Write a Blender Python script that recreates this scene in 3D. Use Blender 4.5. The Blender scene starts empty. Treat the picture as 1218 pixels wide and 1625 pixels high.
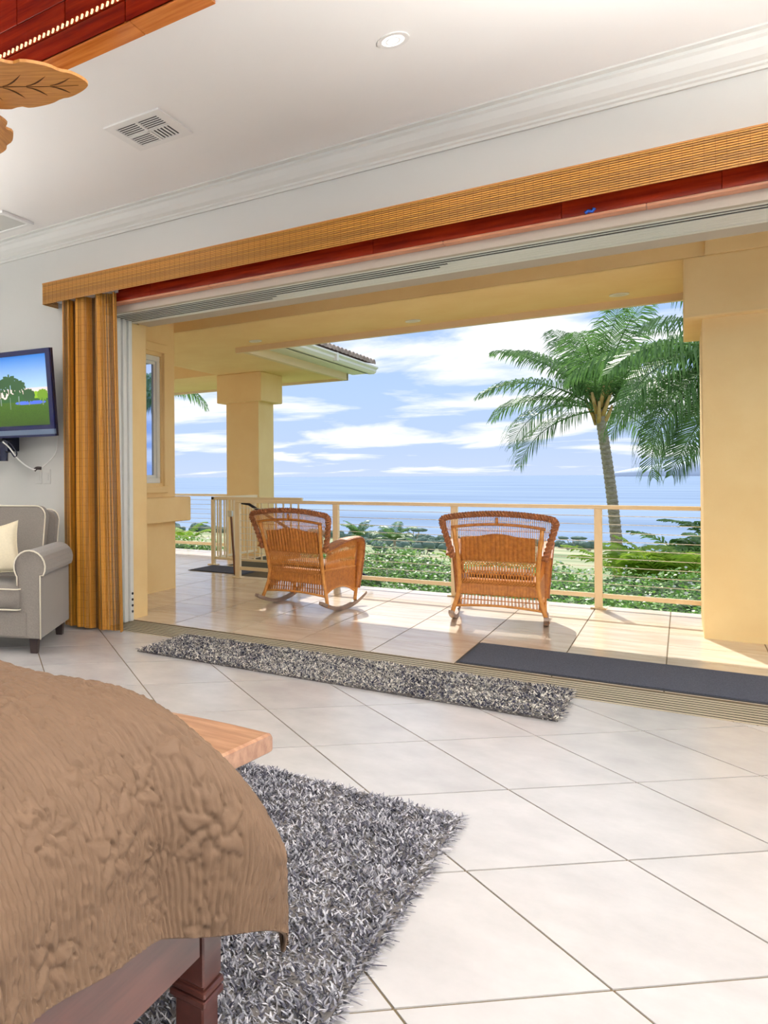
import bpy, math, random
import numpy as np
from mathutils import Vector, Matrix
random.seed(7); np.random.seed(7)
R = math.radians; PI = math.pi
S = bpy.context.scene
C = S.collection

# ---------------------------------------------------------------- camera
cam_d = bpy.data.cameras.new('camera'); cam = bpy.data.objects.new('camera', cam_d); C.objects.link(cam)
S.camera = cam
cam_d.sensor_fit = 'HORIZONTAL'; cam_d.sensor_width = 36.0
cam_d.lens = 36.0 * 1200.0 / 1218.0
cam_d.shift_x = (609.0 - 100.3) / 1218.0
cam_d.shift_y = (758.26 - 812.5) / 1218.0
cam_d.clip_start = 0.05; cam_d.clip_end = 60000
cam.location = (0, 0, 1.34)
cam.matrix_world = (Matrix.Translation((0, 0, 1.34)) @ Matrix.Rotation(R(39.3), 4, 'Z')
                    @ Matrix.Rotation(R(90), 4, 'X') @ Matrix.Rotation(R(-0.38), 4, 'Z'))

# ---------------------------------------------------------------- sky
W = bpy.data.worlds.new('sky'); S.world = W; W.use_nodes = True
nt = W.node_tree; nt.nodes.clear()
def N(t, **k):
    n = nt.nodes.new(t)
    for a, b in k.items(): setattr(n, a, b)
    return n
def L(a, b): nt.links.new(a, b)
tc = N('ShaderNodeTexCoord'); sep = N('ShaderNodeSeparateXYZ'); L(tc.outputs['Generated'], sep.inputs[0])
def mth(op, a, b=None, clamp=False):
    n = N('ShaderNodeMath', operation=op, use_clamp=clamp)
    for i, v in enumerate((a, b)):
        if v is None: continue
        if isinstance(v, (int, float)): n.inputs[i].default_value = v
        else: L(v, n.inputs[i])
    return n.outputs[0]
zz = mth('MAXIMUM', sep.outputs[2], 0.0)
grad = N('ShaderNodeValToRGB'); L(zz, grad.inputs[0])
cr = grad.color_ramp
cr.elements[0].position = 0.0; cr.elements[0].color = (0.52, 0.62, 0.85, 1)
cr.elements[1].position = 1.0; cr.elements[1].color = (0.18, 0.36, 0.78, 1)
for p, c in ((0.03, (0.47, 0.59, 0.85, 1)), (0.10, (0.42, 0.57, 0.87, 1)), (0.22, (0.33, 0.49, 0.83, 1))):
    e = cr.elements.new(p); e.color = c
zc = mth('ADD', zz, 0.10)
cx_ = mth('DIVIDE', sep.outputs[0], zc); cy_ = mth('DIVIDE', sep.outputs[1], zc)
cmb = N('ShaderNodeCombineXYZ'); L(cx_, cmb.inputs[0]); L(cy_, cmb.inputs[1]); cmb.inputs[2].default_value = 3.7
n1 = N('ShaderNodeTexNoise'); L(cmb.outputs[0], n1.inputs['Vector'])
n1.inputs['Scale'].default_value = 0.80; n1.inputs['Detail'].default_value = 9; n1.inputs['Roughness'].default_value = 0.56
n1.inputs['Distortion'].default_value = 0.35
n2 = N('ShaderNodeTexNoise'); L(tc.outputs['Generated'], n2.inputs['Vector'])
n2.inputs['Scale'].default_value = 2.2; n2.inputs['Detail'].default_value = 2
cov = mth('ADD', n1.outputs[0], mth('MULTIPLY', mth('SUBTRACT', n2.outputs[0], 0.5), 0.35))
# thin toward the horizon
hor = mth('MULTIPLY', mth('SUBTRACT', 0.055, zz), 2.4); hor = mth('MAXIMUM', hor, 0.0)
cov = mth('SUBTRACT', cov, hor)
ramp = N('ShaderNodeValToRGB'); L(cov, ramp.inputs[0])
ramp.color_ramp.elements[0].position = 0.41; ramp.color_ramp.elements[0].color = (0, 0, 0, 1)
ramp.color_ramp.elements[1].position = 0.54; ramp.color_ramp.elements[1].color = (1, 1, 1, 1)
ramp2 = N('ShaderNodeValToRGB'); L(cov, ramp2.inputs[0])
ramp2.color_ramp.elements[0].position = 0.50; ramp2.color_ramp.elements[0].color = (1.0, 1.0, 1.0, 1)
ramp2.color_ramp.elements[1].position = 0.78; ramp2.color_ramp.elements[1].color = (0.70, 0.76, 0.88, 1)
mixc = N('ShaderNodeMix', data_type='RGBA'); L(ramp.outputs[0], mixc.inputs[0]); L(grad.outputs[0], mixc.inputs[6]); L(ramp2.outputs[0], mixc.inputs[7])
bg = N('ShaderNodeBackground'); L(mixc.outputs[2], bg.inputs[0]); bg.inputs[1].default_value = 0.95
ow = N('ShaderNodeOutputWorld'); L(bg.outputs[0], ow.inputs[0])

# ---------------------------------------------------------------- sun and added room fill lights
sd = bpy.data.lights.new('sun', 'SUN'); sun = bpy.data.objects.new('sun', sd); C.objects.link(sun)
sd.energy = 4.6; sd.angle = R(0.55); sd.color = (1.0, 0.95, 0.87)
sun.rotation_euler = Vector((-0.30, 0.80, 1.0)).to_track_quat('Z', 'Y').to_euler()
def area(name, loc, size, energy, col=(1, 0.95, 0.88), rot=(0, 0, 0), spread=180):
    d = bpy.data.lights.new(name, 'AREA'); o = bpy.data.objects.new(name, d); C.objects.link(o)
    d.shape = 'DISK'; d.size = size; d.energy = energy; d.color = col; d.spread = R(spread)
    o.location = loc; o.rotation_euler = rot
    return o
ROOM_FILL = 1.0
DOWNLIGHT_FILL_W = 6.0; UP_W = 190.0
DOWNLIGHT_FILL_SPOTS = [(-1.17, 4.20), (0.9, 4.2), (-3.3, 4.45), (0.6, 2.4), (0.6, 0.6), (-0.6, -1.2), (-3.8, -1.0), (2.4, 2.4), (2.4, 0.2), (2.4, 4.2), (-5.4, 2.2), (-5.4, 0.2)]
S.view_settings.view_transform = 'Standard'; S.view_settings.look = 'None'
S.view_settings.gamma = 1.0; S.view_settings.use_curve_mapping = False
S.view_settings.exposure = 0.38
S.cycles.max_bounces = 8; S.cycles.diffuse_bounces = 5; S.cycles.glossy_bounces = 4
S.cycles.transparent_max_bounces = 16; S.cycles.sample_clamp_indirect = 6.0
S.cycles.caustics_reflective = False; S.cycles.caustics_refractive = False

# ---------------------------------------------------------------- materials
MATS = {}
def srgb(r, g, b):
    f = lambda v: ((v / 255) / 12.92) if v / 255 <= 0.04045 else ((v / 255 + 0.055) / 1.055) ** 2.4
    return (f(r), f(g), f(b), 1)
def mat(name, col, rough=0.6, metal=0.0, var=0.0, vscale=4.0, bump=0.0, bscale=60.0, col2=None, attr=None, objvar=0.0,
        stretch=(1, 1, 1), spec=0.5, sheen=0.0, emit=0.0, detail=4, coat=0.0, bdist=0.004):
    if name in MATS: return MATS[name]
    m = bpy.data.materials.new(name); m.use_nodes = True; MATS[name] = m
    t = m.node_tree; b = t.nodes['Principled BSDF']
    lk = t.links.new
    if len(col) == 3: col = (*col, 1)
    b.inputs['Roughness'].default_value = rough; b.inputs['Metallic'].default_value = metal
    b.inputs['Specular IOR Level'].default_value = spec; b.inputs['Coat Weight'].default_value = coat
    if sheen: b.inputs['Sheen Weight'].default_value = sheen
    c = t.nodes.new('ShaderNodeTexCoord'); mp = t.nodes.new('ShaderNodeMapping'); lk(c.outputs['Object'], mp.inputs[0])
    mp.inputs['Scale'].default_value = stretch
    if objvar:
        oi = t.nodes.new('ShaderNodeObjectInfo'); va = t.nodes.new('ShaderNodeVectorMath'); va.operation = 'SCALE'
        cb = t.nodes.new('ShaderNodeCombineXYZ')
        for i in range(3): lk(oi.outputs['Random'], cb.inputs[i])
        lk(cb.outputs[0], va.inputs[0]); va.inputs['Scale'].default_value = 37.0
        lk(va.outputs[0], mp.inputs['Location'])
    cur = None
    if attr:
        a = t.nodes.new('ShaderNodeAttribute'); a.attribute_name = attr; cur = a.outputs['Color']
    elif var or col2:
        n = t.nodes.new('ShaderNodeTexNoise'); lk(mp.outputs[0], n.inputs['Vector'])
        n.inputs['Scale'].default_value = vscale; n.inputs['Detail'].default_value = detail; n.inputs['Roughness'].default_value = 0.6
        rp = t.nodes.new('ShaderNodeValToRGB'); lk(n.outputs[0], rp.inputs[0])
        if col2 is None: col2 = tuple(min(1, v * (1 + var)) for v in col[:3]); lo = tuple(v * (1 - var) for v in col[:3])
        else: lo = col[:3]
        rp.color_ramp.elements[0].position = 0.32; rp.color_ramp.elements[0].color = (*lo[:3], 1)
        rp.color_ramp.elements[1].position = 0.68; rp.color_ramp.elements[1].color = (*col2[:3], 1)
        cur = rp.outputs[0]
    else:
        b.inputs['Base Color'].default_value = col
    if objvar:
        mu = t.nodes.new('ShaderNodeHueSaturation'); mr = t.nodes.new('ShaderNodeMapRange')
        lk(oi.outputs['Random'], mr.inputs[0]); mr.inputs[3].default_value = 1 - objvar; mr.inputs[4].default_value = 1 + objvar
        lk(mr.outputs[0], mu.inputs['Value'])
        if cur is None: mu.inputs['Color'].default_value = col
        else: lk(cur, mu.inputs['Color'])
        cur = mu.outputs[0]
    if cur is not None: lk(cur, b.inputs['Base Color'])
    if bump:
        n = t.nodes.new('ShaderNodeTexNoise'); lk(mp.outputs[0], n.inputs['Vector']); n.inputs['Scale'].default_value = bscale
        n.inputs['Detail'].default_value = 3
        bm = t.nodes.new('ShaderNodeBump'); bm.inputs['Strength'].default_value = bump; bm.inputs['Distance'].default_value = bdist
        lk(n.outputs[0], bm.inputs['Height']); lk(bm.outputs[0], b.inputs['Normal'])
    if emit:
        if cur is not None: lk(cur, b.inputs['Emission Color'])
        else: b.inputs['Emission Color'].default_value = col
        b.inputs['Emission Strength'].default_value = emit
    return m
def leaf_mat(name, c1, c2, attr=None, trans=0.35):
    m = mat(name, c1, 0.42, col2=c2, var=0.2, vscale=3.0, attr=attr)
    t = m.node_tree; b = t.nodes['Principled BSDF']; out = t.nodes['Material Output']
    tr = t.nodes.new('ShaderNodeBsdfTranslucent'); mx = t.nodes.new('ShaderNodeMixShader'); mx.inputs[0].default_value = trans
    src = b.inputs['Base Color'].links[0].from_socket
    t.links.new(src, tr.inputs[0]); t.links.new(b.outputs[0], mx.inputs[1]); t.links.new(tr.outputs[0], mx.inputs[2])
    t.links.new(mx.outputs[0], out.inputs[0]); return m

white_wall = mat('wall paint', srgb(207, 207, 202), 0.75, var=0.012, vscale=1.5, bump=0.05, bscale=180)
ceil_paint = mat('ceiling paint', srgb(243, 241, 237), 0.8, bump=0.04, bscale=150)
stucco = mat('yellow stucco', (0.86, 0.63, 0.30), 0.85, col2=(0.90, 0.69, 0.35), vscale=2.2, bump=0.35, bscale=220)
cream_paint = mat('cream enamel', (0.86, 0.72, 0.48), 0.4)
white_metal = mat('white aluminium', (0.80, 0.82, 0.78), 0.35)
grout = mat('grout', (0.13, 0.095, 0.05), 0.9)
tile_m = mat('stone tile', (0.475, 0.462, 0.462), 0.21, col2=(0.585, 0.568, 0.565), vscale=3.0, objvar=0.035, bump=0.03, bscale=9, detail=7, bdist=0.01)
ptile_m = mat('porch tile', (0.62, 0.51, 0.40), 0.15, col2=(0.76, 0.67, 0.56), vscale=2.6, stretch=(1, 3, 1), objvar=0.05, bump=0.03, bscale=7, detail=7, bdist=0.01)
dark_groove = mat('dark groove', (0.02, 0.018, 0.014), 0.7)
track_m = mat('bronze track', (0.46, 0.40, 0.29), 0.45)
def wood(name, a, b, rough=0.25, stretch=(1, 14, 14), vs=2.0, objvar=0.12, coat=0.3):
    m = mat(name, a, rough, col2=b, vscale=vs, stretch=stretch, objvar=objvar, detail=6, coat=coat)
    return m
redwood = wood('red koa board', (0.17, 0.006, 0.002), (0.44, 0.035, 0.006))
orangewood = wood('orange trim board', (0.42, 0.10, 0.012), (0.66, 0.22, 0.045), rough=0.2)
bedwood = wood('mahogany', (0.055, 0.016, 0.012), (0.11, 0.035, 0.025), rough=0.28, stretch=(14, 1, 14))
benchwood = wood('bench slab wood', (0.26, 0.12, 0.07), (0.47, 0.27, 0.165), rough=0.3, stretch=(2, 14, 10))
leafwood = wood('carved fan wood', (0.50, 0.19, 0.03), (0.72, 0.34, 0.08), rough=0.45, stretch=(2, 22, 2), vs=3, objvar=0, coat=0)
bamboo = mat('bamboo reeds', (0.5, 0.2, 0.03), 0.5, attr='tint')
wicker = mat('wicker', (0.33, 0.105, 0.015), 0.45, col2=(0.52, 0.195, 0.03), vscale=30, bump=0.35, bscale=260)
wicker_l = mat('honey wicker', (0.52, 0.20, 0.035), 0.45, col2=(0.66, 0.30, 0.07), vscale=25)
wicker_d = mat('wicker border', (0.20, 0.06, 0.025), 0.5, col2=(0.42, 0.15, 0.04), vscale=70, bump=0.5, bscale=200)
rocker_m = wood('weathered rocker wood', (0.20, 0.13, 0.10), (0.38, 0.29, 0.23), rough=0.5, stretch=(14, 1, 14), objvar=0, coat=0)
cushion_m = mat('floral cushion', (0.42, 0.34, 0.24), 0.9, col2=(0.20, 0.07, 0.06), vscale=22)
sofa_m = mat('grey upholstery', (0.165, 0.145, 0.125), 0.9, col2=(0.22, 0.195, 0.17), vscale=140, bump=0.3, bscale=500, sheen=0.3)
piping_m = mat('cream piping', (0.80, 0.74, 0.60), 0.7)
pillow_m = mat('cream pillow cloth', (0.76, 0.68, 0.49), 0.85, var=0.04, vscale=60, bump=0.2, bscale=300)
dark_foot = mat('dark wood foot', (0.025, 0.014, 0.012), 0.4)
quilt_m = mat('tan quilt cotton', (0.125, 0.074, 0.043), 0.72, var=0.06, vscale=14, bump=0.12, bscale=420, sheen=0.0, spec=0.3)
rug_m = mat('rug yarn', (0.4, 0.4, 0.4), 0.95, attr='tint', spec=0.1)
rug_back = mat('rug backing', (0.10, 0.09, 0.085), 0.95)
mat_m = mat('charcoal mat fibre', (0.028, 0.033, 0.052), 0.95, col2=(0.075, 0.085, 0.12), vscale=140, bump=0.6, bscale=300)
mat_edge = mat('rubber mat edge', (0.03, 0.03, 0.035), 0.7)
plastic_w = mat('white plastic', (0.82, 0.81, 0.78), 0.4)
plastic_b = mat('black plastic', (0.012, 0.014, 0.035), 0.22)
steel = mat('steel cable', (0.75, 0.75, 0.70), 0.3, metal=0.6)
trunk_m = mat('palm trunk', (0.26, 0.22, 0.18), 0.9, col2=(0.48, 0.43, 0.37), vscale=9, stretch=(1, 1, 3), bump=0.6, bscale=22, bdist=0.03)
frond_m = leaf_mat('palm frond', (0.05, 0.135, 0.035), (0.18, 0.34, 0.10), trans=0.42)
frond_y = leaf_mat('yellow green frond', (0.16, 0.32, 0.03), (0.42, 0.58, 0.07), trans=0.5)
boot_m = mat('palm boot', (0.48, 0.30, 0.10), 0.8, col2=(0.62, 0.44, 0.18), vscale=12)
hedge_m = leaf_mat('hedge leaves', (0.05, 0.16, 0.03), (0.15, 0.33, 0.07), attr='tint', trans=0.3)
petal_m = mat('white blue petals', (0.80, 0.84, 0.88), 0.6)
land_m = mat('coastal land', (0.10, 0.17, 0.06), 1.0, col2=(0.42, 0.41, 0.26), vscale=0.018, detail=8, stretch=(1, 2.4, 1))
far_tree_m = mat('haze tinted tree foliage', (0.085, 0.15, 0.13), 0.9, col2=(0.14, 0.21, 0.17), vscale=0.3)  # distance haze put into the grey-green base colour
island_m = mat('haze tinted headland', (0.52, 0.60, 0.72), 1.0)  # blue-grey haze of the far distance mixed into this colour
soil_m = mat('garden soil', (0.06, 0.075, 0.025), 1.0)
glassm = bpy.data.materials.new('window glass'); glassm.use_nodes = True
_g = glassm.node_tree.nodes['Principled BSDF']; _g.inputs['Base Color'].default_value = (0.42, 0.55, 0.85, 1)
_g.inputs['Roughness'].default_value = 0.02; _g.inputs['Specular IOR Level'].default_value = 1.0; _g.inputs['Metallic'].default_value = 0.95
sea_m = mat('sea water', (0.13, 0.205, 0.33), 0.8, col2=(0.22, 0.305, 0.44), vscale=0.004, stretch=(0.35, 1.6, 1), detail=9, spec=0.08)
_t = sea_m.node_tree
_n = _t.nodes.new('ShaderNodeTexNoise'); _c = _t.nodes.new('ShaderNodeTexCoord'); _t.links.new(_c.outputs['Object'], _n.inputs['Vector'])
_n.inputs['Scale'].default_value = 0.06; _n.inputs['Detail'].default_value = 5
_b = _t.nodes.new('ShaderNodeBump'); _b.inputs['Strength'].default_value = 0.35; _b.inputs['Distance'].default_value = 2.0
_t.links.new(_n.outputs[0], _b.inputs['Height']); _t.links.new(_b.outputs[0], _t.nodes['Principled BSDF'].inputs['Normal'])
lamp_glow = mat('lamp lens', (1, 0.97, 0.92), 0.4, emit=1.0)
rope_glow = mat('rope light', (1.0, 0.72, 0.35), 0.4, emit=1.3)

# ---------------------------------------------------------------- mesh helpers
class MB:
    def __init__(s): s.v = []; s.f = []; s.t = []
    def add(s, vs, fs, tint=None):
        o = len(s.v); s.v += [tuple(v) for v in vs]; s.f += [tuple(i + o for i in f) for f in fs]
        if tint is not None: s.t += [tint] * len(fs)
        return s
    def box(s, x0, x1, y0, y1, z0, z1, b=0.0, tint=None):
        if b <= 0:
            vs = [(x0,y0,z0),(x1,y0,z0),(x1,y1,z0),(x0,y1,z0),(x0,y0,z1),(x1,y0,z1),(x1,y1,z1),(x0,y1,z1)]
            return s.add(vs, [(3,2,1,0),(4,5,6,7),(0,1,5,4),(1,2,6,5),(2,3,7,6),(3,0,4,7)], tint)
        # chamfered box: three nested rings
        vs = []
        for z, i in ((z0, b), (z0 + b, 0), (z1 - b, 0), (z1, b)):
            j = b
            a, c, d, e = x0 + i, x1 - i, y0 + i, y1 - i
            vs += [(a + j, d, z), (c - j, d, z), (c, d + j, z), (c, e - j, z), (c - j, e, z), (a + j, e, z), (a, e - j, z), (a, d + j, z)]
        fs = [tuple(reversed(range(8))), tuple(range(24, 32))]
        for k in range(3):
            for q in range(8):
                fs.append((k*8+q, k*8+(q+1) % 8, k*8+8+(q+1) % 8, k*8+8+q))
        return s.add(vs, fs, tint)
    def obox(s, o, ax, ay, az, tint=None):   # box from corner vectors: centre o, half axes
        o, ax, ay, az = map(Vector, (o, ax, ay, az))
        vs = [o + sx*ax + sy*ay + sz*az for sz in (-1, 1) for sx, sy in ((-1,-1),(1,-1),(1,1),(-1,1))]
        return s.add(vs, [(3,2,1,0),(4,5,6,7),(0,1,5,4),(1,2,6,5),(2,3,7,6),(3,0,4,7)], tint)
    def prism(s, poly, z0, z1, tint=None):
        n = len(poly)
        vs = [(x, y, z0) for x, y in poly] + [(x, y, z1) for x, y in poly]
        return s.add(vs, [tuple(reversed(range(n))), tuple(range(n, 2*n))] + [(i, (i+1) % n, n+(i+1) % n, n+i) for i in range(n)], tint)
    def tube(s, pts, r, n=8, cap=True, tint=None, flat=None, up=None, rad=None):
        pts = [Vector(p) for p in pts]; m = len(pts)
        if m < 2: return s
        vs = []; prev = None
        for i, p in enumerate(pts):
            t = (pts[min(i+1, m-1)] - pts[max(i-1, 0)])
            if t.length < 1e-9: t = Vector((0, 0, 1))
            t.normalize()
            if up is not None: a = Vector(up) - t * t.dot(Vector(up))
            elif prev is None: a = t.orthogonal()
            else: a = prev - t * prev.dot(t)
            if a.length < 1e-6: a = t.orthogonal()
            a.normalize(); prev = a; b = t.cross(a)
            rr = r if not callable(r) else r(i / (m - 1))
            if isinstance(rr, (int, float)): rr = (rr, rr)
            for k in range(n):
                an = 2 * PI * k / n
                vs.append(p + a * math.cos(an) * rr[0] + b * math.sin(an) * rr[1])
        fs = []
        for i in range(m - 1):
            for k in range(n):
                fs.append((i*n+k, i*n+(k+1) % n, (i+1)*n+(k+1) % n, (i+1)*n+k))
        if cap: fs += [tuple(reversed(range(n))), tuple(range((m-1)*n, m*n))]
        return s.add(vs, fs, tint)
    def disc(s, c, r0, r1, z0, z1, n=32):   # ring or disc
        x, y = c
        if r0 <= 0:
            return s.prism([(x + r1*math.cos(2*PI*k/n), y + r1*math.sin(2*PI*k/n)) for k in range(n)], z0, z1)
        vs = []
        for z in (z0, z1):
            for r in (r0, r1):
                vs += [(x + r*math.cos(2*PI*k/n), y + r*math.sin(2*PI*k/n), z) for k in range(n)]
        fs = []
        for k in range(n):
            j = (k+1) % n
            fs += [(k, j, n+j, n+k), (2*n+k, 3*n+k, 3*n+j, 2*n+j), (n+k, n+j, 3*n+j, 3*n+k), (k, 2*n+k, 2*n+j, j)]
        return s.add(vs, fs)
    def build(s, name, m, parent=None, smooth=False, **props):
        me = bpy.data.meshes.new(name); me.from_pydata(s.v, [], s.f); me.validate(); me.update()
        if s.t and len(s.t) == len(me.polygons): set_tint(me, s.t)
        return link(name, me, m, parent, smooth, **props)
def set_tint(me, tints):
    ca = me.attributes.new('tint', 'FLOAT_COLOR', 'FACE')
    a = np.ones((len(tints), 4), dtype=np.float32); a[:, :3] = np.asarray(tints, dtype=np.float32)[:, :3]
    ca.data.foreach_set('color', a.ravel())
def np_mesh(name, V, F, m, parent=None, smooth=False, tint=None, **props):
    V = np.asarray(V, dtype=np.float32); F = np.asarray(F, dtype=np.int32)
    me = bpy.data.meshes.new(name); me.vertices.add(len(V)); me.vertices.foreach_set('co', V.ravel())
    k = F.shape[1]; me.loops.add(F.size); me.loops.foreach_set('vertex_index', F.ravel())
    me.polygons.add(len(F)); me.polygons.foreach_set('loop_start', np.arange(0, F.size, k, dtype=np.int32))
    me.update(calc_edges=True)
    if tint is not None: set_tint(me, tint)
    return link(name, me, m, parent, smooth, **props)
def link(name, me, m, parent=None, smooth=False, **props):
    if m and not me.materials: me.materials.append(m)
    if smooth: me.polygons.foreach_set('use_smooth', [True] * len(me.polygons))
    o = bpy.data.objects.new(name, me); C.objects.link(o)
    if parent: o.parent = parent
    for k, v in props.items():
        if v is not None: o[k] = v
    return o
def thing(name, label, cat, loc=(0, 0, 0), rz=0, group=None, kind=None):
    o = bpy.data.objects.new(name, None); C.objects.link(o); o.empty_display_size = 0.1
    o.location = loc; o.rotation_euler = (0, 0, rz)
    if label: o['label'] = label
    if cat: o['category'] = cat
    if group: o['group'] = group
    if kind: o['kind'] = kind
    return o
def struct(name, bm, m, parent=None, smooth=False, label=None, cat=None):
    o = bm.build(name, m, parent, smooth)
    if parent is None: o['kind'] = 'structure'
    if label: o['label'] = label
    if cat: o['category'] = cat
    return o
def copy_tree(o, parent=None):
    c = o.copy(); C.objects.link(c); c.parent = parent
    for ch in list(o.children): copy_tree(ch, c)
    return c
def box(*a, b=0.0): return MB().box(*a, b=b)
def arc(fn, n): return [fn(i / (n - 1)) for i in range(n)]
def clip_poly(poly, ax, val, keep_less):
    out = []
    for i in range(len(poly)):
        p, q = poly[i], poly[(i+1) % len(poly)]
        ip = (p[ax] <= val) == keep_less; iq = (q[ax] <= val) == keep_less
        if ip: out.append(p)
        if ip != iq:
            t = (val - p[ax]) / (q[ax] - p[ax]); out.append((p[0] + t*(q[0]-p[0]), p[1] + t*(q[1]-p[1])))
    return out

# ================================================================ ROOM SHELL
XL, XR, YB, YW, ZC = -6.5, 3.4, -2.8, 5.42, 3.64
floor = struct('floor', box(XL, XR, YB, 5.46, -0.2, -0.004), grout, label='diagonal cream stone tile floor of the bedroom', cat='floor')
# diagonal tiles
t_ = 0.59963; o0 = (-2.7039, 4.0945); u_ = (math.cos(R(-44.56)), math.sin(R(-44.56))); v_ = (math.cos(R(45.44)), math.sin(R(45.44)))
g2 = 0.0042 / t_
cnt = 0
for i in range(-14, 16):
    for j in range(-10, 18):
        P = []
        for di, dj in ((g2, g2), (g2, 1-g2), (1-g2, 1-g2), (1-g2, g2)):
            P.append((o0[0] + t_*((j+dj)*u_[0] + (i+di)*v_[0]), o0[1] + t_*((j+dj)*u_[1] + (i+di)*v_[1])))
        for ax, val, kl in ((0, XL, False), (0, XR, True), (1, YB, False), (1, 5.44, True)):
            P = clip_poly(P, ax, val, kl)
            if len(P) < 3: break
        if len(P) < 3: continue
        a = sum(P[k][0]*P[(k+1) % len(P)][1] - P[(k+1) % len(P)][0]*P[k][1] for k in range(len(P))) / 2
        if abs(a) < 0.002: continue
        if a < 0: P = P[::-1]
        MB().prism(P, -0.008, 0.0).build('tile', tile_m, floor); cnt += 1
# wall with the opening (x -3.75 .. 3.0)
OX0, OX1 = -4.0, 2.9
wb = MB(); wb.box(XL, OX0, YW, 5.90, 0, 2.86); wb.box(XL, OX0-0.12, 5.90, 6.22, 0, 2.86); wb.box(XL, XR, YW, 5.62, 2.86, ZC); wb.box(OX1, XR, YW, 6.22, 0, 2.86)
wl = struct('wall_window_side', wb, white_wall)
struct('wall_left', box(XL-0.2, XL, YB, 6.22, 0, ZC), white_wall)
bw = MB(); bw.box(XL, XR, YB-0.2, YB, 0, 0.5); bw.box(XL, XR, YB-0.2, YB, 3.2, ZC)
for x0, x1 in ((XL, -5.6), (-2.4, -1.9), (2.8, XR)): bw.box(x0, x1, YB-0.2, YB, 0.5, 3.2)  # unseen window gaps between these piers, made to let sky light in
struct('wall_back', bw, white_wall)
rw = MB(); rw.box(XR, XR+0.2, YB, 6.22, 0, 0.5); rw.box(XR, XR+0.2, YB, 6.22, 3.0, ZC)
for y0, y1 in ((YB, -2.0), (1.2, 1.7), (4.6, 6.22)): rw.box(XR, XR+0.2, y0, y1, 0.5, 3.0)  # gaps here are unseen openings too, added for sky light
struct('wall_right', rw, white_wall)
# ceiling with the tray opening
TX0, TX1, TY0, TY1 = -4.1, -1.73, 0.9, 3.30
cb = MB(); cb.box(XL, TX0, YB, YW, ZC, ZC+0.1); cb.box(TX1, XR, YB, YW, ZC, ZC+0.1)
cb.box(TX0, TX1, YB, TY0, ZC, ZC+0.1); cb.box(TX0, TX1, TY1, YW, ZC, ZC+0.1)
struct('ceiling', cb, ceil_paint)
# wooden tray
tray = MB(); tray.box(TX0-0.02, TX1+0.02, TY0-0.02, TY1+0.02, 4.10, 4.14)
tray_o = struct('trim_1', tray, redwood, label='dark red wood ceiling tray with rope light', cat='ceiling tray')
bwid = 0.145
xs = [TX1, -2.13, -2.95, -3.6, TX0]
for a, b in zip(xs[:-1], xs[1:]):
    box(b+0.001, a-0.001, TY1-bwid, TY1, ZC-0.018, ZC-0.001, b=0.002).build('lip_board', orangewood, tray_o)
for (x0, x1, y0, y1) in ((TX1-bwid, TX1, TY0, TY1-bwid-0.002), (TX0, TX0+bwid, TY0, TY1-bwid-0.002), (TX0+bwid, TX1-bwid, TY0, TY0+bwid)):
    box(x0, x1, y0, y1, ZC-0.018, ZC-0.001, b=0.002).build('lip_board', orangewood, tray_o)
yf = TY1 - bwid
rows = [(ZC-0.012, 3.745, [TX1, -2.16, -3.0, -3.6, TX0]), (3.755, 3.90, [TX1, -2.55, -3.2, TX0]), (3.905, 4.10, [TX1, -2.3, -2.9, -3.5, TX0])]
for k, (z0, z1, xx) in enumerate(rows):
    for a, b in zip(xx[:-1], xx[1:]):
        box(b+0.002, a-0.002, yf+0.0, yf+0.022, z0, z1, b=0.002).build('board', redwood, tray_o)
for (x0, x1, y0, y1) in ((TX1-bwid, TX1-bwid+0.02, TY0, yf), (TX0+bwid-0.02, TX0+bwid, TY0, yf), (TX0, TX1, TY0+bwid-0.02, TY0+bwid)):
    box(x0, x1, y0, y1, ZC, 4.10).build('board', redwood, tray_o)
mb = MB()
x = TX1 - 0.2
while x > TX0 + 0.2:
    mb.obox((x, yf-0.012, 3.760), (0.004, 0, 0), (0, 0.005, 0), (0.003, 0, 0.011)); x -= 0.033
rp = mb.build('rope_light', rope_glow, tray_o); rp['kind'] = 'stuff'
box(TX0+bwid, TX1-bwid, yf-0.010, yf, 3.747, 3.753).build('ledge', redwood, tray_o)

# crown moulding on the window wall
prof = [(0, 3.462), (0.018, 3.462), (0.022, 3.478), (0.034, 3.486), (0.034, 3.500), (0.060, 3.520), (0.085, 3.552), (0.105, 3.592), (0.122, 3.604), (0.122, 3.622), (0.155, 3.630), (0.155, 3.64), (0, 3.64)]
cm = MB(); n = len(prof)
vs = [(XL, YW - d, z) for d, z in prof] + [(XR, YW - d, z) for d, z in prof]
cm.add(vs, [(i, (i+1) % n, n+(i+1) % n, n+i) for i in range(n)])
struct('trim_2', cm, mat('crown paint', srgb(218, 218, 212), 0.6))
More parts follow.
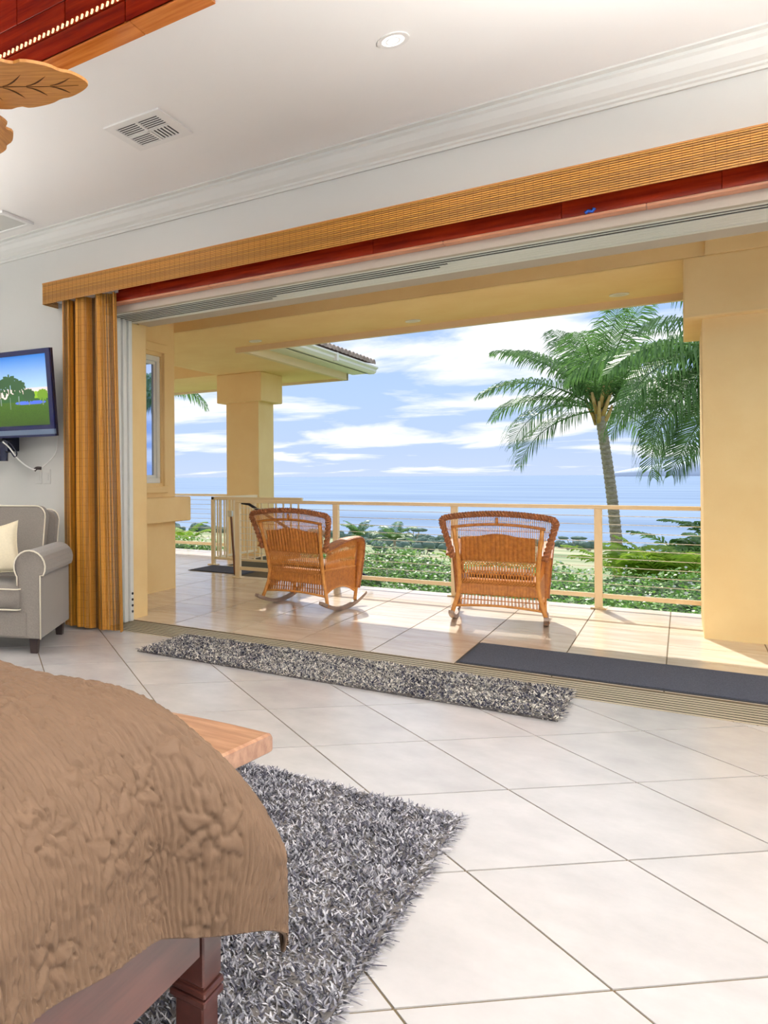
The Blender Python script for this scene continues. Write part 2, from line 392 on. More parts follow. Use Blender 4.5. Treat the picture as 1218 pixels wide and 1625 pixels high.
# red wood header over the opening with its boards
hd = MB(); hd.box(OX0, OX1, 5.402, YW-0.001, 2.872, 3.09)
hd_o = struct('trim_3', hd, redwood, label='red wood header board above the sliding door opening', cat='header')
xs = [OX0+0.02, -3.45, -1.64, -0.55, 0.172, 1.6, OX1]
for a, b in zip(xs[:-1], xs[1:]):
    box(a+0.001, b-0.001, 5.388, 5.402, 2.868, 3.09, b=0.0015).build('board', redwood, hd_o)
xs = [OX0+0.02, -2.9, -1.2, -0.15, 1.4, OX1]
for a, b in zip(xs[:-1], xs[1:]):
    box(a+0.001, b-0.001, 5.384, 5.47, 2.850, 2.867, b=0.003).build('edge_board', mat('pink cedar edge', (0.62, 0.24, 0.12), 0.35, col2=(0.75, 0.36, 0.2), vscale=5, stretch=(1, 10, 10)), hd_o)
mb = MB(); mb.tube([(-0.435, 5.386, 2.874), (-0.42, 5.384, 2.884), (-0.40, 5.386, 2.878), (-0.39, 5.386, 2.894)], 0.010, 6)
mb.build('blue_tape_scrap', mat('blue tape', (0.02, 0.12, 0.6), 0.5), None, label='small scrap of blue tape stuck on the red header board', category='tape')
struct('wall_header', MB().box(OX0, OX1, 5.47, 5.52, 2.79, 2.90).box(OX0, OX1, 5.96, 6.22, 2.80, 3.10).box(OX0, OX1, 5.5, 6.2, 2.88, 3.2), mat('grey header paint', srgb(190, 180, 165), 0.7))
# top track with channels
tt = struct('trim_4', box(OX0, OX1, 5.52, 5.96, 2.7935, 2.86), dark_groove, label='white sliding door head track with dark channels', cat='door track')
ends = [-2.58, -2.52, -1.3, -1.24, OX1, OX1]
y = 5.52
box(OX0, OX1, 5.52, 5.56, 2.790, 2.7935).build('track_rail', white_metal, tt)
for k in range(6):
    y0 = 5.575 + k*0.058
    if ends[5-k] < OX1: box(ends[5-k], OX1, y0-0.018, y0+0.022, 2.7915, 2.7935).build('channel_cover', white_metal, tt)
    box(OX0, OX1, y0+0.020, y0+0.037, 2.790, 2.7935).build('track_rail', white_metal, tt)
box(OX0, OX1, 5.91, 5.96, 2.790, 2.7935).build('track_rail', white_metal, tt)
# floor track
ft = struct('trim_5', box(OX0-0.1, OX1, 5.445, 5.90, -0.1, -0.003), dark_groove, label='ribbed bronze sliding door floor track', cat='door track')
for k in range(8):
    y0 = 5.452 + k*0.057
    box(OX0-0.05, OX1, y0, y0+0.022, -0.003, 0.001).build('track_rail', track_m, ft)
# stacked white door edges at the left jamb
dj = struct('door_1', box(OX0-0.02, OX0+0.005, 5.44, 5.88, 0.0, 2.80), mat('door pocket liner', (0.5, 0.5, 0.47), 0.5), label='white stacked sliding door edges in the left wall pocket', cat='door')
for k in range(5):
    y0 = 5.455 + k*0.085
    box(OX0+0.005, OX0+0.035+0.004*k, y0, y0+0.055, 0.01, 2.79, b=0.004).build('door_stile', white_metal, dj)
    for q in range(2 if k == 2 else 0):
        box(OX0+0.04, OX0+0.046, y0+0.018, y0+0.034, 1.33+q*0.22, 1.47+q*0.12, b=0.002).build('latch', steel, dj)
for q in range(4):
    MB().tube([(OX0+0.054, 5.82, 0.10+q*0.055), (OX0+0.060, 5.82, 0.10+q*0.055)], 0.012, 10).build('screw_cap', plastic_b, dj)

# unseen uplights on stands, added as fill to brighten ceiling and room
for k, (x, y, pw_, lb_) in enumerate(((1.45, 2.4, 1.5, 'added unseen fill uplight close to the opening on the right side'), (1.6, -1.6, 0.85, 'added unseen fill uplight on the right beside the viewpoint'),
        (-5.3, 2.2, 0.50, 'added unseen fill uplight left of the armchair'), (-0.3, -2.3, 0.6, 'added unseen fill uplight against the back wall'), (-5.6, -1.9, 0.5, 'added unseen fill uplight in the back left corner'))):
    tl0 = thing('fill_lamp', lb_, 'fill light', (x, y, 0), group='added fill uplights')
    MB().disc((0, 0), 0, 0.15, 0, 0.02, 24).build('base', dark_foot, tl0)
    MB().tube([(0, 0, 0.02), (0, 0, 1.84)], 0.014, 10).build('pole', dark_foot, tl0)
    MB().tube([(0, 0, 1.82), (0, 0, 1.86), (0, 0, 1.90)], lambda u: (0.05+0.13*u, 0.05+0.13*u), 24).build('bowl', dark_foot, tl0)
    area('fill_uplight', (x, y, 1.92), 0.30, UP_W * pw_, (1, 0.975, 0.95), (PI, 0, 0), 135)
# ceiling fittings
dl = thing('downlight', 'round white recessed downlight glowing in the bedroom ceiling', 'ceiling light', (-1.17, 4.20, ZC))
MB().disc((0, 0), 0.055, 0.078, -0.006, 0.0, 36).build('trim_ring', plastic_w, dl)
MB().disc((0, 0), 0, 0.055, -0.0045, -0.002, 32).build('lens', lamp_glow, dl)
MB().disc((0, 0), 0.03, 0.036, -0.008, -0.0045, 32).build('inner_ring', plastic_w, dl)
for (x, y) in DOWNLIGHT_FILL_SPOTS:  # first lights the downlight; the rest are unseen fill added for brightness
    area('downlight_fill', (x, y, ZC-0.03), 0.16, DOWNLIGHT_FILL_W * (0.5 if y > 4 else 1), (1, 0.98, 0.95))
vt = thing('ceiling_vent', 'square white ceiling vent with slats in two directions', 'vent', (-2.72, 4.24, ZC))
MB().box(-0.20, 0.20, -0.21, 0.21, -0.003, -0.001).build('duct_backing', dark_groove, vt)
mb = MB()
for b in ((-0.21, 0.21, -0.22, -0.165), (-0.21, 0.21, 0.165, 0.22), (-0.21, -0.155, -0.165, 0.165), (0.155, 0.21, -0.165, 0.165)): mb.box(b[0], b[1], b[2], b[3], -0.012, -0.001)
mb.box(-0.155, 0.155, -0.007, 0.007, -0.012, -0.002); mb.box(-0.007, 0.007, -0.165, 0.165, -0.012, -0.002)
mb.build('frame', plastic_w, vt)
for qx, qy, dirn in ((-1, -1, 0), (1, -1, 0), (-1, 1, 0), (1, 1, 1)):
    for k in range(6):
        c = 0.020 + k*0.0255
        if dirn == 0: MB().obox((qx*0.081, qy*c*1.05, -0.008), (0.074, 0, 0), (0, 0.0058, 0.0), (0, 0, 0.001)).build('slat', plastic_w, vt)
        else: MB().obox((qx*c, qy*0.086, -0.008), (0.0058, 0, 0.0), (0, 0.078, 0), (0, 0, 0.002)).build('slat', plastic_w, vt)
v2 = thing('return_vent', 'flat white return air panel in the ceiling at the left edge', 'vent', (-4.80, 4.90, ZC))
mb = MB()
for b in ((-0.3, 0.3, -0.205, -0.165), (-0.3, 0.3, 0.165, 0.205), (-0.3, -0.26, -0.165, 0.165), (0.26, 0.3, -0.165, 0.165)): mb.box(b[0], b[1], b[2], b[3], -0.022, -0.001)
mb.build('frame', plastic_w, v2)
MB().box(-0.26, 0.26, -0.165, 0.165, -0.012, -0.006).build('panel', mat('vent panel', (0.60, 0.60, 0.56), 0.6), v2)
for (x, y) in ((-0.22, -0.13), (0.24, -0.14)): MB().disc((x, y), 0, 0.007, -0.015, -0.012, 10).build('screw', steel, v2)

# ================================================================ VALANCE and CURTAIN
va = thing('bamboo_valance', 'long woven bamboo valance running across the top of the opening', 'valance', (0, 0, 0))
VX0, VX1, VY = -4.48, 1.9, 5.20
def btint(lo=0.75, hi=1.2):
    k = random.uniform(lo, hi); h = random.uniform(-0.03, 0.03)
    return (min(1, (0.53+h)*k), (0.235+h*0.6)*k, 0.022*k)
mb = MB(); z = 2.912; k = 0
while z < 3.094:
    mb.box(VX0, VX1, VY-0.006, VY, z, z+0.0082, tint=btint(0.62, 1.0)); z += 0.0132
sl = mb.build('reeds', bamboo, va); sl['kind'] = 'stuff'
mb = MB(); x = VX0 + 0.03
while x < VX1:
    mb.box(x, x+0.0012, VY-0.0070, VY-0.0055, 2.912, 3.094); x += 0.045
th = mb.build('threads', mat('dark thread', (0.20, 0.07, 0.01), 0.8), va); th['kind'] = 'stuff'
MB().box(VX0, VX1, VY, VY+0.012, 2.915, 3.095).build('backing', mat('valance backing', (0.22, 0.08, 0.012), 0.8), va)
MB().box(VX0-0.004, VX1, VY-0.006, YW-0.002, 3.094, 3.104).build('top_board', mat('valance board', (0.42, 0.17, 0.03), 0.6), va)
mb = MB(); z = 2.912
while z < 3.094: mb.box(VX0-0.006, VX0, VY, YW-0.002, z, z+0.0105, tint=btint(0.85, 1.1)); z += 0.0132
o = mb.build('side_reeds', bamboo, va); o['kind'] = 'stuff'

cu = thing('bamboo_curtain', 'gathered orange bamboo curtain hanging left of the opening', 'curtain', (0, 0, 0))
def curt(s, z):
    # s 0..1 along the gathered width
    tz = (2.93 - z) / 2.93
    x = -4.355 + 0.615*s + 0.045*tz*s
    y = 5.30 + 0.050*math.sin(2*PI*(3.4*s + 0.25) + 0.5*math.sin(5*s)) + 0.014*math.sin(2*PI*9*s + 1 + tz) + 0.012*math.sin(2*PI*15*s)
    x += 0.016*math.sin(2*PI*(6.8*s) + 0.8)
    y += tz*0.02*math.sin(7*s + 2)
    return x, y
mb = MB(); NR = 190
for k in range(NR):
    s0, s1 = k/NR, (k+0.86)/NR
    tint = btint(0.85, 1.25) if random.random() > 0.38 else btint(0.28, 0.7)
    hem = 0.02 + 0.008*math.sin(6*s0*PI) - 0.0
    zs = [hem + (2.93-hem)*q/6 for q in range(7)]
    vs = []
    for z in zs:
        x0, y0 = curt(s0, z); x1, y1 = curt(s1, z); xm, ym = (x0+x1)/2, (y0+y1)/2
        nx, ny = (y1-y0), -(x1-x0); l = math.hypot(nx, ny) or 1; nx /= l; ny /= l
        vs += [(x0, y0, z), (xm+nx*0.0022, ym+ny*0.0022, z), (x1, y1, z)]
    fs = []
    for q in range(6):
        a = q*3; fs += [(a, a+1, a+4, a+3), (a+1, a+2, a+5, a+4)]
    mb.add(vs, fs, tint)
rd = mb.build('reeds', bamboo, cu); rd['kind'] = 'stuff'
md = rd.modifiers.new('t', 'SOLIDIFY'); md.thickness = 0.003
mb = MB()
for q in range(42):
    z = 0.06 + q*0.069
    mb.tube([(curt(s/120, z)[0], curt(s/120, z)[1]-0.002, z) for s in range(121)], 0.0009, 4)
o = mb.build('threads', MATS['dark thread'], cu); o['kind'] = 'stuff'
box(-4.40, -3.76, 5.30, 5.36, 2.935, 2.96).build('curtain_rail', plastic_w, cu)

# ================================================================ SWITCHES, TV
for k, lab in enumerate(('left white wall switch plate beside the curtain', 'right white wall switch plate beside the curtain')):
    sp = thing('switch_plate', lab, 'switch', (-4.735 + k*0.105, YW, 1.352), group='switch plates beside the curtain')
    box(-0.043, 0.043, -0.006, -0.0005, -0.068, 0.068, b=0.002).build('plate', white_wall, sp)
    box(-0.018, 0.018, -0.009, -0.006, -0.035, 0.035, b=0.001).build('rocker', white_wall, sp)
tv = thing('television', 'wall mounted television showing a palm lawn and blue sky', 'television', (0, 0, 0))
a = R(8); tx = Vector((math.cos(a), math.sin(a)*1.0, 0)); tn = Vector((math.sin(a), -math.cos(a), -0.13)).normalized(); tz = tn.cross(-tx).normalized()
if tz.z < 0: tz = -tz
tc0 = Vector((-4.985, 5.02, 2.10))     # centre
def tvp(u, v, w=0): return tc0 + tx*u + tz*v + tn*w
def tvbox(u0, u1, v0, v1, w0, w1):
    m = MB(); m.obox(tvp((u0+u1)/2, (v0+v1)/2, (w0+w1)/2), tx*(u1-u0)/2, tz*(v1-v0)/2, tn*(w1-w0)/2); return m
HW, HH = 0.69, 0.39
navy = mat('glossy tv bezel', (0.010, 0.014, 0.07), 0.12)
mb = MB()
for b in ((-HW, HW, HH-0.045, HH), (-HW, HW, -HH+0.065, -HH+0.105), (-HW, -HW+0.045, -HH+0.105, HH-0.045), (HW-0.045, HW, -HH+0.105, HH-0.045)):
    q = tvbox(*b, -0.01, 0.012); mb.add(q.v, q.f)
mb.build('bezel', navy, tv)
tvbox(-HW, HW, -HH+0.02, -HH+0.065, -0.01, 0.018).build('speaker_bar', mat('grey blue tv bar', (0.12, 0.17, 0.26), 0.35), tv)
tvbox(-HW, HW, -HH, -HH+0.02, -0.01, 0.010).build('bottom_edge', navy, tv)
tvbox(-HW, HW, -HH, HH, -0.05, -0.01).build('back', plastic_b, tv)
# screen picture: face colours painted by rule (a lit screen)
NU, NV = 220, 120
U0, U1, V0, V1 = -HW+0.045, HW-0.045, -HH+0.105, HH-0.045
uu, vv = np.meshgrid((np.arange(NU)+.5)/NU, (np.arange(NV)+.5)/NV)
col = np.zeros((NV, NU, 3))
sk = np.clip((vv-0.45)/0.55, 0, 1)[..., None]
col[:] = np.array([0.62, 0.50, 0.46])*(1-sk) + np.array([0.02, 0.13, 0.42])*sk
m2 = (sk[..., 0] > 0.15); col[m2] = (np.array([0.32, 0.46, 0.62])*(1-sk) + np.array([0.008, 0.12, 0.42])*sk)[m2]
gr = vv < 0.36; col[gr] = (0.035, 0.085, 0.006)
rng = np.random.RandomState(3)
col[gr] *= (1 + 0.25*(rng.rand(NV, NU)-0.5))[gr][:, None]
col[gr] *= np.clip(0.65 + vv*1.1, 0, 1.1)[gr][:, None]
trees = (vv > 0.34) & (vv < 0.42 + 0.05*np.sin(uu*31)*np.sin(uu*57) + 0.05*np.clip(np.sin((uu-0.62)*9), 0, 1)); col[trees] = (0.02, 0.07, 0.018)
pool = ((uu-0.85)/0.13)**2 + ((vv-0.325)/0.028)**2 < 1; col[pool] = (0.05, 0.10, 0.45)
bush = ((uu-0.90)/0.055)**2 + ((vv-0.43)/0.05)**2 < 1; col[bush] = (0.16, 0.30, 0.01)
def palm_px(u, v0, v1, s, c=(0.02, 0.06, 0.02)):
    tr = (abs(uu-u) < 0.004) & (vv > v0) & (vv < v1); col[tr] = (0.12, 0.16, 0.14)
    for an in range(0, 360, 30):
        for k in range(40):
            r = s*k/40; x = u + r*math.cos(R(an)); y = v1 + (r*math.sin(R(an)) - 0.9*r*r/s*0.6)*1.8
            col[(abs(uu-x) < 0.0065) & (abs(vv-y) < 0.016)] = c
palm_px(0.60, 0.30, 0.62, 0.075); palm_px(0.68, 0.24, 0.66, 0.085); palm_px(0.755, 0.30, 0.60, 0.06); palm_px(0.84, 0.29, 0.47, 0.045); palm_px(0.955, 0.28, 0.46, 0.04, (0.10, 0.2, 0.01)); palm_px(0.52, 0.3, 0.58, 0.06)
V = np.array([tvp(U0+(U1-U0)*i/NU, V0+(V1-V0)*j/NV, 0.006) for j in range(NV+1) for i in range(NU+1)])
F = [[j*(NU+1)+i, j*(NU+1)+i+1, (j+1)*(NU+1)+i+1, (j+1)*(NU+1)+i] for j in range(NV) for i in range(NU)]
scr = mat('tv screen picture', (0, 0, 0), 0.3, attr='tint', emit=0.75)
so = np_mesh('screen', V, F, scr, tv, tint=col.reshape(-1, 3))
mt = thing('television_mount', 'black swing arm bracket below the television with hanging cables', 'bracket', (0, 0, 0))
MB().box(-5.08, -4.86, 5.11, 5.20, 1.58, 1.695, b=0.01).build('arm', plastic_b, mt)
MB().tube([(-4.92, 5.13, 1.62), (-4.92, 5.13, 1.50)], 0.045, 12).build('pivot', plastic_b, mt)
MB().box(-5.05, -4.98, 5.18, 5.418, 1.60, 1.78, b=0.005).build('wall_plate', plastic_b, mt)
def cable(pts, r, m, par, name='cable'):
    P = [Vector(p) for p in pts]; out = []
    for i in range(len(P)-1):
        p0, p1, p2, p3 = P[max(i-1, 0)], P[i], P[i+1], P[min(i+2, len(P)-1)]
        for k in range(6):
            t = k/6; out.append(0.5*((2*p1)+(p2-p0)*t+(2*p0-5*p1+4*p2-p3)*t*t+(3*p1-p0-3*p2+p3)*t**3))
    out.append(P[-1]); return MB().tube(out, r, 6).build(name, m, par, True)
cable([(-4.90, 5.10, 1.70), (-4.82, 5.12, 1.66), (-4.77, 5.15, 1.57), (-4.81, 5.16, 1.54), (-4.86, 5.14, 1.62)], 0.006, plastic_b, mt)
cable([(-4.90, 5.10, 1.68), (-4.84, 5.13, 1.62), (-4.76, 5.18, 1.50), (-4.66, 5.25, 1.42), (-4.63, 5.30, 1.44)], 0.007, plastic_w, mt)
cable([(-4.66, 5.27, 1.41), (-4.64, 5.28, 1.43), (-4.60, 5.30, 1.43)], 0.016, MATS['dark wood foot'], mt, 'plug')
cable([(-4.60, 5.31, 1.44), (-4.55, 5.36, 1.50), (-4.50, 5.40, 1.60), (-4.49, 5.40, 1.80)], 0.004, plastic_w, mt)

# ================================================================ SOFA
sf = thing('armchair', 'grey upholstered armchair with cream piping and rolled arm below the television', 'armchair', (-3.895, 4.62, 0), R(24))
# local: x to the right (viewer), front at -y. right arm outer face x=0.12
def roll_prof(cx, cz, r, x0, x1, z0):
    p = [(x1, z0), (x1, cz - r*0.5)]
    for k in range(15):
        an = R(-30 + 240*k/14); p.append((cx + r*math.cos(an), cz + r*math.sin(an)))
    p += [(x0, cz - r*0.6), (x0, z0)]
    return p
def extr(prof, y0, y1, bulge=0.0):
    n = len(prof); m = MB(); rows = [(y0, 1), (y1, 1)]
    vs = [(x, y, z) for y, _ in rows for x, z in prof]
    m.add(vs, [tuple(range(n)), tuple(reversed(range(n, 2*n)))] + [(i, n+i, n+(i+1) % n, (i+1) % n) for i in range(n)])
    return m
pr = roll_prof(-0.085, 0.665, 0.125, -0.185, 0.0, 0.12)
def arm(off, mir=1):
    P = [(off + mir*x, z) for x, z in pr]
    if mir < 0: P = P[::-1]
    o = extr(P, -0.34, 0.50).build('arm', sofa_m, sf); 
    b = o.modifiers.new('b', 'BEVEL'); b.width = 0.012; b.segments = 2
    fr = [(off + mir*x, -0.348, z) for x, z in pr[1:-1]]
    fr = [(fr[0][0], -0.348, 0.12)] + fr + [(fr[-1][0], -0.348, 0.52)]
    MB().tube(fr, 0.0065, 6).build('piping', piping_m, sf, True)
    return o
arm(0.0); arm(-1.32, -1)
def cushion(x0, x1, y0, y1, z0, z1, name, m, r=0.04, parent=sf, puff=0.02, pipes=True):
    bm = MB(); nx, ny = 14, 12
    vs = []; fs = []
    for top in (0, 1):
        for j in range(ny+1):
            for i in range(nx+1):
                u, v = i/nx*2-1, j/ny*2-1
                e = max(abs(u), abs(v)); ins = r*(1-math.sqrt(max(0, 1-max(0, (e-0.8)/0.2)**2)))*0.6
                bulge = puff*(1-u**4)*(1-v**4)
                x = (x0+x1)/2 + u*((x1-x0)/2); y = (y0+y1)/2 + v*((y1-y0)/2)
                z = (z1 - ins + bulge) if top else (z0 + ins - bulge*0.3)
                vs.append((x, y, z))
    n1 = (nx+1)*(ny+1)
    for j in range(ny):
        for i in range(nx):
            a = j*(nx+1)+i; b = a+1; c = a+nx+2; d = a+nx+1
            fs.append((a+n1, b+n1, c+n1, d+n1)); fs.append((d, c, b, a))
    for i in range(nx):
        a = i; fs.append((a, a+1, a+1+n1, a+n1)); a = ny*(nx+1)+i; fs.append((a+1, a, a+n1, a+1+n1))
    for j in range(ny):
        a = j*(nx+1); fs.append((a+nx+1, a, a+n1, a+nx+1+n1)); a = j*(nx+1)+nx; fs.append((a, a+nx+1, a+nx+1+n1, a+n1))
    bm.add(vs, fs); o = bm.build(name, m, parent, True)
    if pipes:
        for z in (z0+r*0.25, z1-r*0.25):
            rr = 0.035; pts = []
            for cx, cy, a0 in ((x1-rr, y1-rr, 0), (x0+rr, y1-rr, 90), (x0+rr, y0+rr, 180), (x1-rr, y0+rr, 270)):
                for k in range(5):
                    an = R(a0 + 22.5*k); pts.append((cx + (rr+0.006)*math.cos(an), cy + (rr+0.006)*math.sin(an), z))
            pts.append(pts[0]); MB().tube(pts, 0.006, 6).build('piping', piping_m, o, True)
    return o
cushion(-1.135, -0.165, -0.37, 0.32, 0.33, 0.505, 'seat_cushion', sofa_m)
b_ = MB(); b_.box(-1.15, -0.10, -0.345, 0.50, 0.12, 0.33, b=0.015); b_.build('base', sofa_m, sf)
# back, slightly reclined with a rounded top corner
def back_panel(y0, y1, name, inset, zt):
    prof = []
    x0, x1 = -1.18 + inset, -0.135 - inset
    r = 0.09
    prof = [(x0, 0.40), (x1, 0.40), (x1+0.012, zt-r)]
    for k in range(6): an = R(90*k/5); prof.append((x1-r+0.012 + r*math.cos(an), zt-r + r*math.sin(an)))
    for k in range(6): an = R(90+90*k/5); prof.append((x0+r + r*math.cos(an), zt-r + r*math.sin(an)))
    prof[6+3] = (prof[9][0], prof[9][1])
    n = len(prof); m = MB(); vs = []
    for yy in (y0, y1):
        for x, z in prof: vs.append((x, yy + (z-0.4)*0.22, z))
    m.add(vs, [tuple(range(n)), tuple(reversed(range(n, 2*n)))] + [(i, n+i, n+(i+1) % n, (i+1) % n) for i in range(n)])
    o = m.build(name, sofa_m, sf); bv = o.modifiers.new('b', 'BEVEL'); bv.width = 0.03; bv.segments = 3
    for yy in ((y0,) if inset else (y1,)):
        MB().tube([(x, yy + (z-0.4)*0.22, z) for x, z in prof[1:]], 0.0065, 6).build('piping', piping_m, o, True)
back_panel(0.24, 0.36, 'back_cushion', 0.05, 1.10)
back_panel(0.38, 0.50, 'backrest', 0.0, 1.06)
for x, y in ((-0.07, -0.27), (-0.07, 0.44), (-1.25, -0.27), (-1.25, 0.44)):
    MB().add([(x-0.035, y-0.035, 0.125), (x+0.035, y-0.035, 0.125), (x+0.035, y+0.035, 0.125), (x-0.035, y+0.035, 0.125),
              (x-0.026, y-0.026, 0), (x+0.026, y-0.026, 0), (x+0.026, y+0.026, 0), (x-0.026, y+0.026, 0)],
             [(0, 1, 2, 3), (7, 6, 5, 4), (1, 0, 4, 5), (2, 1, 5, 6), (3, 2, 6, 7), (0, 3, 7, 4)]).build('leg', dark_foot, sf)
# throw pillow
def pillow(name, w, h, t, m, loc, rot, label):
    n = 22; vs = []; fs = []
    for sgn in (1, -1):
        for j in range(n+1):
            for i in range(n+1):
                u, v = i/n*2-1, j/n*2-1
                pin = 1 - 0.13*(1-u*u)*(abs(v)**3) ; pin2 = 1 - 0.13*(1-v*v)*(abs(u)**3)
                th = (max(0, (1-u*u)*(1-v*v)))**0.42 * t/2 * (1 + 0.06*math.sin(9*u+4*v))
                vs.append((u*w/2*pin2, sgn*th, v*h/2*pin))
    n1 = (n+1)**2
    for j in range(n):
        for i in range(n):
            a = j*(n+1)+i; b = a+1; c = a+n+2; d = a+n+1
            fs.append((d, c, b, a)); fs.append((a+n1, b+n1, c+n1, d+n1))
    o = MB().add(vs, fs).build(name, m, None, True)
    o.location = loc; o.rotation_euler = rot; o['label'] = label; o['category'] = 'pillow'
    edge = []
    for (a, b) in (((-1, -1), (1, -1)), ((1, -1), (1, 1)), ((1, 1), (-1, 1)), ((-1, 1), (-1, -1))):
        for k in range(12):
            u = a[0]+(b[0]-a[0])*k/12; v = a[1]+(b[1]-a[1])*k/12
            pin = 1 - 0.13*(1-u*u)*(abs(v)**3); pin2 = 1 - 0.13*(1-v*v)*(abs(u)**3)
            edge.append((u*w/2*pin2, 0, v*h/2*pin))
    edge.append(edge[0]); MB().tube(edge, 0.005, 6).build('seam', m, o, True)
    return o
pillow('throw_pillow', 0.44, 0.42, 0.14, pillow_m, (-4.29, 4.36, 0.76), (R(-16), R(-10), R(26)), 'cream throw pillow leaning in the corner of the grey armchair')

# ================================================================ BED, QUILT, BENCH
bd = thing('bed', 'dark mahogany bed frame with square banded foot post under the tan quilt', 'bed', (0, 0, 0))
BX1, BY1 = -0.835, 1.59
def post(x1, y1, name='leg'):
    m = MB(); w = 0.085
    m.box(x1-w, x1, y1-w, y1, 0.19, 0.47, b=0.004)
    m.box(x1-w-0.004, x1+0.004, y1-w-0.004, y1+0.004, 0.168, 0.184, b=0.003); m.box(x1-w-0.004, x1+0.004, y1-w-0.004, y1+0.004, 0.146, 0.162, b=0.003)
    m.box(x1-w+0.004, x1-0.004, y1-w+0.004, y1-0.004, 0.140, 0.19); m.box(x1-w+0.006, x1-0.006, y1-w+0.006, y1-0.006, 0.0, 0.142, b=0.004)
    return m.build(name, bedwood, bd)
post(BX1, BY1); post(-2.75, BY1); post(BX1, -0.42); post(-2.75, -0.42)
MB().box(BX1-0.04, BX1-0.006, -0.42, BY1-0.088, 0.262, 0.47, b=0.004).build('side_rail', bedwood, bd)
MB().box(-2.83, -2.796, -0.42, BY1-0.088, 0.262, 0.47, b=0.004).build('side_rail', bedwood, bd)
MB().box(-2.745, BX1-0.088, BY1-0.05, BY1-0.015, 0.262, 0.47, b=0.004).build('foot_rail', bedwood, bd)
MB().box(-2.84, BX1, -0.56, -0.51, 0.0, 1.30, b=0.01).build('headboard', bedwood, bd)
mtr = MB().box(-2.70, -1.02, -0.45, 1.44, 0.475, 0.80, b=0.05).build('mattress', rug_back, None)
mtr['label'] = 'thick mattress hidden under the tan quilt'; mtr['category'] = 'mattress'
